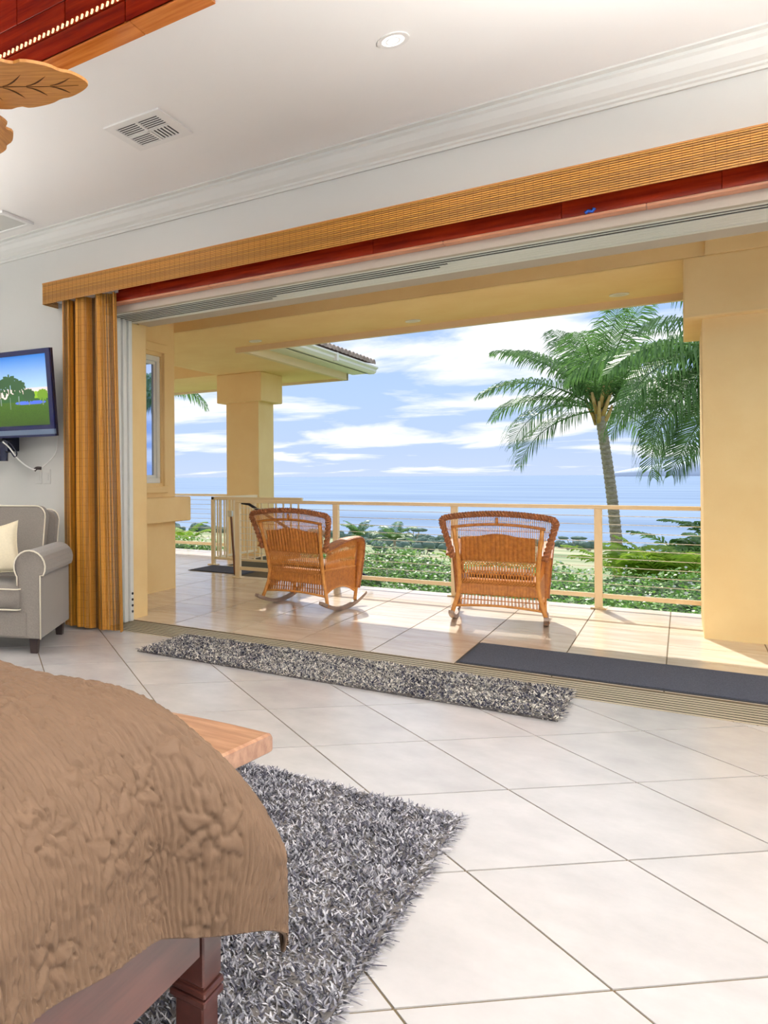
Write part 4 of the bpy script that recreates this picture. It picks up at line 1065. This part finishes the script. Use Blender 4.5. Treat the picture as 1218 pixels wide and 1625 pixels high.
    while x < 0.32:
        mb.tube([(x, ya(.27), 0.268), (x*1.03, ya(.16), zb(x))], 0.004, 4, cap=False)
        mb.tube([(x+0.008, ya(.27), 0.268), (x*1.03+0.008, ya(.16), zb(x))], 0.004, 4, cap=False); x += 0.026
    mb.tube([(-0.325, ya(.215), 0.218), (0.325, ya(.215), 0.218)], 0.0045, 5)
    o = mb.build('apron_stakes', wicker, t); o['kind'] = 'stuff'
    MB().tube(arc(lambda u: (-0.342+0.684*u, ya(.16), zb(-0.342+0.684*u)-0.004), 15), 0.011, 8).build('apron_rail', wicker_l, t, True)
    # ----- sides
    for s in (-1, 1):
        sx = lambda y: s*(0.315 + 0.028*min(1, (y+0.27)/0.5))
        arch = lambda y: 0.165 + 0.075*max(0, 1-((y-0.0)/0.27)**2)
        mb = MB(); nx, nz = 54, 14; vs = []; fs = []
        for side in (-1, 1):
            for j in range(nz+1):
                for i in range(nx+1):
                    y = -0.265 + 0.55*i/nx; zl = arch(y); z = zl + (0.405-zl)*j/nz
                    vs.append((sx(y) + side*(0.005 + 0.004*abs(math.sin(PI*i/3)) + (0.0012 if (j+i//3) % 2 else 0)), y, z))
        n1 = (nx+1)*(nz+1)
        for j in range(nz):
            for i in range(nx):
                a = j*(nx+1)+i; fs.append((a, a+1, a+nx+2, a+nx+1)); fs.append((a+n1+nx+1, a+n1+nx+2, a+n1+1, a+n1))
        for i in range(nx): fs.append((i, i+n1, i+1+n1, i+1))
        mb.add(vs, fs); mb.build('side_apron', wicker, t, True)
        MB().tube(arc(lambda u: (sx(-0.27+0.56*u), -0.27+0.56*u, arch(-0.27+0.56*u)-0.005), 15), 0.011, 8).build('side_rail', wicker_l, t, True)
        MB().tube(arc(lambda u: (sx(-0.27+0.56*u), -0.27+0.56*u, 0.41), 5), 0.009, 8).build('seat_rail', wicker_l, t, True)
        armz = lambda y: 0.615 + 0.095*math.sin(min(1, max(0, (y+0.32)/0.55))*PI/2)
        mb = MB(); y = -0.25; k = 0
        while y < 0.27:
            z1 = armz(y)-0.01
            for sg in (-1, 1):
                mb.tube([(sx(y), y, 0.41), (sx(y)+s*0.012, y+sg*0.018, (0.41+z1)/2), (sx(y)+s*0.03, y, z1)], 0.0036, 4, cap=False)
            y += 0.020
        o = mb.build('side_lattice', wicker_l, t); o['kind'] = 'stuff'
        # arm pad and rolled front
        ap = arc(lambda u: (s*(0.350+0.022*u), -0.33+0.56*u, armz(-0.33+0.56*u)), 10)
        rollp = [(s*0.374, 0.285, 0.706), (s*0.375, 0.325, 0.680), (s*0.374, 0.345, 0.635), (s*0.371, 0.350, 0.57), (s*0.366, 0.345, 0.48), (s*0.360, 0.335, 0.38), (s*0.354, 0.320, 0.28), (s*0.350, 0.300, 0.19)]
        def prof_r(u):
            if u < 0.55: return (0.016, 0.052)
            k = (u-0.55)/0.45
            return (0.016 + 0.016*math.sin(min(1, k*1.6)*PI/2)*(1-0.3*k), 0.052*(1-0.40*k))
        ar = MB(); ar.tube(ap + rollp, prof_r, 12, up=(0, 0.001, 1)) if False else None
        P = [Vector(p) for p in ap + rollp]; fine = []
        for i in range(len(P)-1):
            for k in range(3): fine.append(P[i].lerp(P[i+1], k/3))
        fine.append(P[-1]); m = len(fine); vs = []; n = 14
        for i, p in enumerate(fine):
            tg = (fine[min(i+1, m-1)]-fine[max(i-1, 0)]).normalized(); a = Vector((1, 0, 0)); b = tg.cross(a).normalized()
            u = i/(m-1); rt, rw_ = prof_r(u); wob = 1 + 0.06*math.sin(i*2.2)
            for k in range(n):
                an = 2*PI*k/n; vs.append(p + a*math.cos(an)*rw_*wob + b*math.sin(an)*rt*wob)
        fs = [(i*n+k, i*n+(k+1) % n, (i+1)*n+(k+1) % n, (i+1)*n+k) for i in range(m-1) for k in range(n)] + [tuple(reversed(range(n))), tuple(range((m-1)*n, m*n))]
        ar = MB(); ar.add(vs, fs); ar.build('arm', wicker, t, True)
        eg = MB()
        for off in (-1, 1):
            eg.tube([p + Vector((off*prof_r(i/(m-1))[1], 0, 0)) for i, p in enumerate(fine)], 0.0095, 6)
        eg.build('arm_edge', wicker_d, t, True)
        MB().tube([(s*0.350, 0.30, 0.20), (s*0.352, 0.27, 0.10), (s*0.354, 0.262, 0.050)], 0.017, 10).build('front_leg', wicker_l, t, True)
        # rocker: curved board
        rk = MB(); vs = []; nn = 22
        for i in range(nn+1):
            y = -0.43 + 0.90*i/nn; zc_ = (y-0.0)**2/(2*0.95); wdt = 0.020
            tl_ = math.atan(y/0.95); hh = 0.034 if 1 < i < nn-1 else 0.030
            for dz in (0, hh):
                for dx in (-wdt, wdt): vs.append((s*0.362+dx, y - math.sin(tl_)*dz, zc_ + 0.001 + math.cos(tl_)*dz))
        fs = [(0, 1, 3, 2), (nn*4+2, nn*4+3, nn*4+1, nn*4)]
        for i in range(nn):
            a = i*4; b = a+4; fs += [(a, b, b+1, a+1), (a+2, a+3, b+3, b+2), (a, a+2, b+2, b), (a+1, b+1, b+3, a+3)]
        rk.add(vs, fs).build('rocker', rocker_m, t)
    # seat and front apron
    MB().box(-0.315, 0.315, -0.26, 0.29, 0.375, 0.40, b=0.006).build('seat', wicker, t)
    ribbed(-0.33, 0.33, lambda x: 0.24-0.05*(x/0.33)**2, lambda x: 0.38, lambda z: 0.285, 0.004, 26, wicker, 'front_apron', nz=10)
    return t
ch = make_chair('wicker rocking chair at the left, turned slightly, beside the stair railing', 'wicker rocking chairs on the porch')
ch.location = (-3.00, 7.70, 0); ch.rotation_euler.z = R(-9)
c2 = copy_tree(ch); c2.location = (-1.31, 7.93, 0); c2.rotation_euler.z = R(7)
c2['label'] = 'right hand wicker rocking chair, back square to the room, before a railing post'
def seat_cushion(c, label):
    o = cushion(-0.26, 0.26, -0.13, 0.26, 0.0, 0.05, 'seat_pad', cushion_m, parent=None, pipes=False, puff=0.015)
    o.location = (c.location.x, c.location.y, 0.406); o.rotation_euler.z = c.rotation_euler.z
    o['label'] = label; o['category'] = 'cushion'; o['group'] = 'floral seat pads on the rocking chairs'
seat_cushion(ch, 'floral seat pad on the left wicker rocking chair')
seat_cushion(c2, 'floral seat pad on the right wicker rocking chair')

# ================================================================ CEILING FAN
fan = thing('ceiling_fan', 'ceiling fan with carved leaf shaped wooden blades at the upper left', 'ceiling fan', (-2.50, 2.10, 0))
MB().tube([(0, 0, 4.10), (0, 0, 3.12)], 0.016, 12).build('downrod', mat('bronze', (0.10, 0.06, 0.03), 0.4, metal=0.6), fan)
MB().tube([(0, 0, 3.15), (0, 0, 3.12), (0, 0, 3.05), (0, 0, 2.98), (0, 0, 2.95)], lambda u: (0.05, 0.05) if u < 0.05 or u > 0.95 else (0.11, 0.11), 24).build('motor_housing', MATS['bronze'], fan, True)
def blade_mesh():
    m = MB(); N_ = 72
    out = []
    Lb, Wb = 0.59, 0.25
    for k in range(N_):
        an = 2*PI*k/N_; c, s = math.cos(an), math.sin(an)
        x = 0.13 + Lb/2 + Lb/2*c
        u = (x-0.13)/Lb
        w = Wb*(math.sin(PI*min(1, max(0, u))**0.80))**0.62 if 0 < u < 1 else 0
        w *= 1 - 0.05*(abs(math.sin(u*PI*3.1))**10)*2.4
        out.append((x, w*(1 if s >= 0 else -1)))
    n = len(out)
    vs = [(x, y, 0.006) for x, y in out] + [(x, y, -0.006) for x, y in out]
    # grid fill by centre line strips
    half = N_//2
    fs = []
    for k in range(half):
        a, b = k, (k+1) % n; c, d = (n-k-1) % n, (n-k) % n
        if k == 0: fs.append((0, 1, n-1)); fs.append((n+n-1, n+1, n+0))
        elif k < half:
            if k+1 == n-k-1: fs.append((k, k+1, n-k)); fs.append((n+n-k, n+k+1, n+k))
            else: fs.append((k, k+1, n-k-1, n-k)); fs.append((n+n-k, n+n-k-1, n+k+1, n+k))
    fs += [(k, n+k, n+(k+1) % n, (k+1) % n) for k in range(n)]
    m.add(vs, fs); return m
bm0 = blade_mesh()
vm = MB()
vm.tube([(0.12+0.56*k/10, 0.004*math.sin(k), -0.0065) for k in range(11)], lambda u: 0.0035*(1-u*0.6), 5)
for q in range(5):
    x0 = 0.16 + q*0.10
    for s in (-1, 1):
        vm.tube([(x0+0.085*(k/6)**0.75, s*(0.012+0.15*(k/6)**1.25)*(1-0.13*q), -0.0065) for k in range(7)], lambda u: 0.0042*math.sin(PI*min(1, u*0.85+0.12)), 5)
groove_m = mat('carved vein', (0.10, 0.035, 0.008), 0.8)
b0 = None
for k, an in enumerate((37.5, 37.5+72, 37.5+144, 37.5+216, 37.5+288)):
    if b0 is None:
        b0 = bm0.build('blade', leafwood, fan); vv_ = vm.build('carved_veins', groove_m, b0)
        MB().box(0.05, 0.20, -0.02, 0.02, 0.006, 0.012).build('blade_arm', MATS['bronze'], b0)
        bb = b0
    else:
        bb = b0.copy(); C.objects.link(bb); bb.parent = fan
        for chd in list(b0.children):
            d = chd.copy(); C.objects.link(d); d.parent = bb
    bb.location = (0, 0, 3.0); bb.rotation_euler = (R(6), 0, R(an))

# ================================================================ LANDSCAPE
def ground_z(y, x=0):
    d = max(0.0, y - 9)
    return -1.15 - 0.0765*d if y < 420 else -60
gm = MB(); vs = []; fs = []
ys = [9.0, 12, 16, 22, 30, 45, 70, 110, 160, 230, 320, 430, 560, 640]
xsn = 41
for y in ys:
    for i in range(xsn):
        x = (-1 + 2*i/(xsn-1))*(40 + y*2.2) - y*0.25
        d = y - 9
        z = -1.15 - 0.0777*d + (1.2*math.sin(x*0.02)*math.sin(y*0.021+1) if y > 60 else 0.1*math.sin(x*0.5))
        if y >= 640: z = -62
        if y == 560: z = -43.8
        vs.append((x, y, z))
for j in range(len(ys)-1):
    for i in range(xsn-1):
        a = j*xsn+i; fs.append((a, a+1, a+xsn+1, a+xsn))
gm.add(vs, fs)
struct('hillside', gm, land_m, None, True, label='green and tan coastal slope below the porch', cat='land')
MB().box(-60, 60, 9.43, 9.6, -3, -0.36).build('foundation_bank', soil_m, None).__setitem__('kind', 'structure')
sea = MB(); sea.add([(-50000, 500, -45), (50000, 500, -45), (50000, 55000, -45), (-50000, 55000, -45)], [(0, 1, 2, 3)])
struct('sea', sea, sea_m, None, label='calm pale blue ocean reaching the horizon', cat='sea')
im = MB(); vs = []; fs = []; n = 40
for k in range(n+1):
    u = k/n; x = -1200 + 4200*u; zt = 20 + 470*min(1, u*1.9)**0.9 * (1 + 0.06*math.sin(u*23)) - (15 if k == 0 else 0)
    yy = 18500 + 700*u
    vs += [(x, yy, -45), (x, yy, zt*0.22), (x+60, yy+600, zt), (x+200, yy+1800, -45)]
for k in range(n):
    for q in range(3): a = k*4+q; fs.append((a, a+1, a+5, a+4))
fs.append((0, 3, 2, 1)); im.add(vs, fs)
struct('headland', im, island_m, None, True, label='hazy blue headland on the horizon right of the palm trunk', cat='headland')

def frond_mb(az, el, length, droop, leaf_l, n=46, w=0.032, sag=0.6, rr=0.018, upb=0.0):
    mb = MB(); pts = []; p = Vector((0, 0, 0)); e = el; seg = 16; h = Vector((math.cos(az), math.sin(az), 0))
    for k in range(seg+1):
        pts.append(p.copy()); p = p + (h*math.cos(e) + Vector((0, 0, math.sin(e))))*(length/seg); e -= droop/seg*(0.5 + k/seg)
    mb.tube(pts, lambda u: rr*(1-0.85*u), 5)
    side = Vector((-h.y, h.x, 0))
    for i in range(n):
        u = 0.12 + 0.87*i/(n-1); f = u*seg; k = min(seg-1, int(f)); q = pts[k].lerp(pts[k+1], f-k); tg = (pts[k+1]-pts[k]).normalized()
        env = math.sin(PI*min(1, 0.12+u*0.86))**0.55
        ll = leaf_l*env*random.uniform(0.85, 1.1)
        for s in (-1, 1):
            up = side.cross(tg) * (1 if side.cross(tg).z > 0 else -1)
            d = (side*s*0.86 + tg*(0.45+0.4*u) + up*(0.25+upb) + Vector((random.uniform(-.1, .1), random.uniform(-.1, .1), random.uniform(-.12, .05)))).normalized()
            a = q; b = q + d*ll*0.45; g = Vector((0, 0, -1))
            d2 = (d*(1-sag*0.6) + g*sag*random.uniform(0.7, 1.2)).normalized(); c = b + d2*ll*0.35
            d3 = (d2*(1-sag*0.4) + g*sag*0.8).normalized(); e_ = c + d3*ll*0.22
            wv = tg*w*0.5
            mb.add([a-wv*0.5, a+wv*0.5, b-wv, b+wv, c-wv*0.8, c+wv*0.8, e_], [(0, 1, 3, 2), (2, 3, 5, 4), (4, 5, 6)])
    return mb
def palm(name, label, base, crown, r0, r1, fr_list, leaf_l, m=None, w=0.045, sag=0.6, group=None, cat='palm tree', n=50, boots=True, bend=0.0):
    t = thing(name, label, cat, base, group=group)
    cr_ = Vector(crown) - Vector(base); nseg = 46; mb = MB(); pts = []
    for k in range(nseg+1):
        u = k/nseg; p = cr_*u; p = Vector((p.x + bend*math.sin(PI*u), p.y, p.z)); pts.append(p)
    # ringed trunk
    fine = []; rad = []
    for k in range(nseg):
        for s, rf_ in ((0.0, 1.06), (0.55, 0.97), (0.95, 0.95)):
            fine.append(pts[k].lerp(pts[k+1], s)); rad.append(rf_*(r0+(r1-r0)*min(1, ((k+s)/nseg)**0.6))*(1+0.25*max(0, 1-k/4)))
    fine.append(pts[-1]); rad.append(r1)
    mb.tube(fine, lambda u: rad[min(len(rad)-1, int(round(u*(len(rad)-1))))], 14)
    mb.build('trunk', trunk_m, t, True)
    if boots:
        bm_ = MB()
        for k in range(14):
            an = k*2.4; zz_ = -0.45 + 0.05*k
            d = Vector((math.cos(an), math.sin(an), 0))
            bm_.tube([cr_ + d*r1*0.7 + Vector((0, 0, zz_)), cr_ + d*r1*1.9 + Vector((0, 0, zz_+0.30)), cr_ + d*r1*2.6 + Vector((0, 0, zz_+0.55))], lambda u: (0.075*(1-0.6*u), 0.03), 6)
        bm_.build('leaf_bases', boot_m, t, True)
    for (az, el, ln, dr) in fr_list:
        o = frond_mb(R(az), R(el), ln, R(dr), leaf_l, n=n, w=w, sag=sag, rr=0.022*ln/2.6).build('frond', m or frond_m, t)
        o.location = cr_ + Vector((0, 0, -0.02))
    return t
# camera right in world = (cos39.3, sin39.3): azimuth 39.3 deg points image right, 219.3 image left
AR = 39.3
def az(img): return AR + img       # img 0 = right in the image, 180 = left, 90 = away, 270 = toward camera
main_fr = [(az(172), 38, 3.2, 80), (az(188), 14, 3.0, 95), (az(178), -8, 2.7, 75), (az(150), 58, 3.1, 60), (az(120), 62, 3.0, 60), (az(95), 70, 2.9, 35), (az(80), 74, 2.7, 40),
           (az(60), 62, 3.1, 55), (az(40), 48, 3.0, 60), (az(15), 55, 3.0, 60), (az(5), 30, 3.1, 75), (az(340), 12, 2.9, 80), (az(320), 40, 2.9, 80), (az(300), 60, 2.7, 55),
           (az(268), 72, 3.0, 40), (az(225), 60, 3.0, 60), (az(130), 28, 2.8, 80), (az(20), 2, 2.8, 75), (az(260), 78, 2.7, 25)]
palm('coconut_palm', 'tall coconut palm with ringed grey trunk rising behind the railing', (-1.28, 24.8, -2.9), (-1.70, 24.45, 3.05), 0.165, 0.11, main_fr, 1.0, w=0.030, sag=0.62, n=66, bend=0.10)
p2 = [(az(184), -4, 3.3, 105), (az(192), 8, 3.3, 105), (az(178), 30, 3.0, 85), (az(190), 20, 3.4, 95), (az(172), 5, 3.0, 80), (az(200), -15, 2.9, 60), (az(165), 66, 3.0, 50), (az(230), 25, 3.2, 85), (az(185), -30, 2.7, 45),
      (az(140), 30, 3.2, 80), (az(90), 50, 3.2, 70), (az(0), 40, 3.2, 80), (az(40), 20, 3.2, 80), (az(270), 40, 3.0, 80), (az(300), 20, 3.2, 80), (az(330), 50, 3.2, 80), (az(100), 75, 3.0, 40)]
palm('coconut_palm', 'second coconut palm whose drooping fronds reach out from behind the big pier', (1.25, 18.6, -2.3), (1.15, 18.6, 3.25), 0.2, 0.15, p2, 0.95, w=0.032, sag=0.95, n=76)
p3 = [(az(k*36+10), e, 2.6, 85) for k, e in enumerate((20, 45, 10, 50, 30, 60, 15, 40, 25, 50))]
palm('coconut_palm', 'palm showing only drooping frond tips below the soffit beside the far column', (-13.6, 20.2, -2.5), (-13.5, 20.2, 4.05), 0.2, 0.15, p3, 0.75, w=0.05, sag=0.75, n=44)
def small_palm(label, x, y, z, s, m=None, trunk=3.0, group=None):
    fl = [(k*360/13 + random.uniform(-8, 8), random.choice((20, 40, 60, 75)), 1.9*s, 70) for k in range(13)]
    palm('young_palm', label, (x, y, z-trunk), (x, y, z), 0.12*s, 0.09*s, fl, 0.55*s, m=m, w=0.06*s, sag=0.4, n=30, boots=False, group=group)
small_palm('small bushy palm seen through the railing right of the left rocking chair', -14.95, 45.92, -2.3, 0.72)
small_palm('small bushy palm midway between the two rocking chairs', -13.2, 47.03, -2.5, 0.8)
small_palm('short palm low in the field beside the taller small palms', -11.18, 42.54, -3.4, 0.7)
small_palm('yellowish small palm just left of the right rocking chair', -7.6, 36.0, -2.6, 0.55, m=frond_y)
small_palm('yellow green palm bush low behind the flower hedge', -9.7, 27.0, -2.0, 0.42, m=frond_y, trunk=1.2)
small_palm('bright green palm bush beyond the far left cable railing', -10.3, 17.6, -0.60, 0.55, m=frond_y, trunk=1.5)
# areca clump at right
def clump(label, x, y, z, s, nfr, m, spread=0.5):
    t = thing('areca_palm', label, 'palm bush', (x, y, z))
    for k in range(nfr):
        a = random.uniform(0, 360); e = random.uniform(45, 82); ln = random.uniform(1.1, 1.7)*s
        o = frond_mb(R(a), R(e), ln, R(random.uniform(50, 95)), 0.50*s, n=22, w=0.06*s, sag=0.4, rr=0.012).build('frond', m, t)
        o.location = (random.uniform(-spread, spread)*s, random.uniform(-spread, spread)*s, random.uniform(0, 0.25))
    return t
clump('wide areca palm bush behind the railing right of the palm trunk', -0.35, 20.3, -1.45, 1.1, 42, frond_y)
clump('dark areca palm bush nearest the big pier', 0.95, 23.4, -1.35, 1.25, 36, frond_m)
clump('low areca palm bush between the two right hand palm bushes', -0.10, 18.0, -1.75, 0.7, 26, frond_y)
clump('small yellow areca bush left of the palm trunk', -2.45, 23.5, -1.75, 0.34, 12, frond_y)

# hedge of flowering groundcover just beyond the porch
def hedge():
    rng = np.random.RandomState(5)
    def top(x, y): return -0.26 + 0.05*np.sin(x*3.1+y) + 0.05*np.sin(x*7.3-y*4) + 0.10*np.clip((-x-1.0)/3, -0.7, 1) + (y-10)*0.035
    # mound
    xs_ = np.linspace(-12, 5, 120); ys_ = np.linspace(9.62, 14.2, 34)
    A, B = np.meshgrid(xs_, ys_); Z = top(A, B) - 0.09; Z[0] -= 0.35; Z[-1] -= 0.9
    okm = ~((A < -4.2) & (B < 12.6))
    Z = np.where(okm, Z, -1.2)
    idx = np.arange(A.size).reshape(A.shape)
    F = np.stack([idx[:-1, :-1], idx[:-1, 1:], idx[1:, 1:], idx[1:, :-1]], -1).reshape(-1, 4)
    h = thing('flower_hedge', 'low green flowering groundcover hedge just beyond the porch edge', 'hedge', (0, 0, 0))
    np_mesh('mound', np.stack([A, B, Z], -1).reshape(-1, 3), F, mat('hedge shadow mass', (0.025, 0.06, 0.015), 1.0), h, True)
    n = 52000
    X = rng.uniform(-12, 5, n); Y = 9.7 + 4.4*rng.rand(n)**1.3
    ok = ~((X < -4.1) & (Y < 12.7)); X = X[ok]; Y = Y[ok]; n = X.size
    Zt = top(X, Y) + rng.uniform(-0.10, 0.07, n)
    s = rng.uniform(0.030, 0.062, n)
    an = rng.uniform(0, 2*PI, n); tl_ = rng.uniform(-0.2, 1.0, n)
    dx, dy = np.cos(an)*np.cos(tl_), np.sin(an)*np.cos(tl_); dz = np.sin(tl_)
    px_, py_ = -np.sin(an), np.cos(an)
    P0 = np.stack([X, Y, Zt], -1); D = np.stack([dx, dy, dz], -1)*s[:, None]; Pp = np.stack([px_, py_, np.zeros(n)], -1)*s[:, None]*0.42
    V = np.stack([P0, P0 + D*0.5 + Pp, P0 + D, P0 + D*0.5 - Pp], 1).reshape(-1, 3)
    F = np.arange(n*4).reshape(-1, 4)
    c1, c2_, c3 = np.array([0.06, 0.20, 0.03]), np.array([0.28, 0.52, 0.10]), np.array([0.15, 0.36, 0.07])
    k = rng.rand(n, 1); tint = c1*(1-k) + c2_*k; tint = np.where(rng.rand(n, 1) < 0.3, c3, tint)
    np_mesh('leaves', V, F, hedge_m, h, False, tint=tint, kind='stuff')
    n = 1500
    X = rng.uniform(-12, 5, n); Y = 9.7 + 4.4*rng.rand(n); ok = ~((X < -4.1) & (Y < 12.7)); X = X[ok]; Y = Y[ok]
    mb = MB()
    for x, y, z in zip(X, Y, top(X, Y)):
        z += rng.uniform(0.02, 0.08); r = rng.uniform(0.010, 0.022)
        vs = [(x, y, z)]; fs = []
        for q in range(5):
            a0 = 2*PI*q/5 + x*9; a1 = a0 + 0.9
            vs += [(x+r*math.cos(a0), y+r*math.sin(a0)*0.6, z+r*math.sin(a0)*0.8), (x+r*math.cos(a1), y+r*math.sin(a1)*0.6, z+r*math.sin(a1)*0.8)]
            fs.append((0, 1+2*q, 2+2*q))
        mb.add(vs, fs)
    o = mb.build('flowers', petal_m, h); o['kind'] = 'stuff'
hedge()

# distant coast trees
def blob_tree(flat, seed):
    rng = random.Random(seed); mb = MB()
    for k in range(6 if flat else 9):
        cx, cy = rng.uniform(-3.2, 3.2)*(1.3 if flat else 0.8), rng.uniform(-1.5, 1.5); cz = (4.8 if flat else rng.uniform(1.5, 4)) ; rx = rng.uniform(1.4, 2.4); rz_ = rx*(0.32 if flat else 0.75)
        n = 7; vs = []; fs = []
        for j in range(5):
            ph = -PI/2 + PI*j/4
            for i in range(n):
                th = 2*PI*i/n; q = 1 + rng.uniform(-.18, .18)
                vs.append((cx + rx*math.cos(ph)*math.cos(th)*q, cy + rx*math.cos(ph)*math.sin(th)*q, cz + rz_*math.sin(ph)*q))
        for j in range(4):
            for i in range(n): fs.append((j*n+i, j*n+(i+1) % n, (j+1)*n+(i+1) % n, (j+1)*n+i))
        mb.add(vs, fs)
    return mb
protos = []
for k in range(4):
    flat = k < 1
    t = thing('coast_tree', 'distant hazy tree standing near the shoreline', 'tree', (0, 0, -200), group='distant trees along the coast')
    blob_tree(flat, k).build('crown', far_tree_m, t, True)
    tm_ = MB()
    for q in range(3): tm_.tube([(0.3*q-0.3, 0, -1.5), ((q-1)*2.2, 0, 4.2)], 0.16, 5)
    tm_.build('trunk', trunk_m, t)
    protos.append((t, flat))
rng = random.Random(12)
first = [True]*4
def ray_xy(px, d):   # world point for an image column at camera depth d
    u = (px-100.3)/1200*d; c, s = math.cos(R(39.3)), math.sin(R(39.3)); return u*c - d*s, u*s + d*c
def slope_z(y): return -1.15 - 0.0777*(y-9)
def put(k, px, d, sc, lab=None):
    t, flat = protos[k]
    o = copy_tree(t)
    x, y = ray_xy(px, d); o.location = (x, y, slope_z(y) if y < 560 else -44); o.rotation_euler.z = rng.uniform(0, 6); o.scale = (sc,)*3
    if lab:
        o['label'] = lab
        if 'group' in o.keys(): del o['group']
    o.rotation_euler.z = R(39) + rng.uniform(-.3, .3)
    return o
put(0, 655, 300, 1.05, 'flat topped umbrella tree by the shore between the rocking chairs')
c = None
put(0, 908, 330, 1.0, 'flat topped umbrella tree by the shore left of the palm trunk')
for k in range(56):
    px = 278 + k*12.2 + rng.uniform(-3, 3); d = (255, 400, 320)[k % 3] + rng.uniform(-12, 12)
    put(rng.choice((1, 2, 3)), px, d, rng.uniform(0.45, 0.8))
for k in range(14):
    px = 565 + k*12 + rng.uniform(-3, 3); d = (90, 160, 120)[k % 3] + rng.uniform(-5, 5)
    c = put(rng.choice((1, 2, 3)), px, d, rng.uniform(0.25, 0.36))
    c['label'] = 'small round tree in the fields between hedge and shore'; c['group'] = 'small trees in the fields'
for t, flat in protos:          # the prototypes themselves leave the scene
    for ch_ in list(t.children): bpy.data.objects.remove(ch_)
    bpy.data.objects.remove(t)
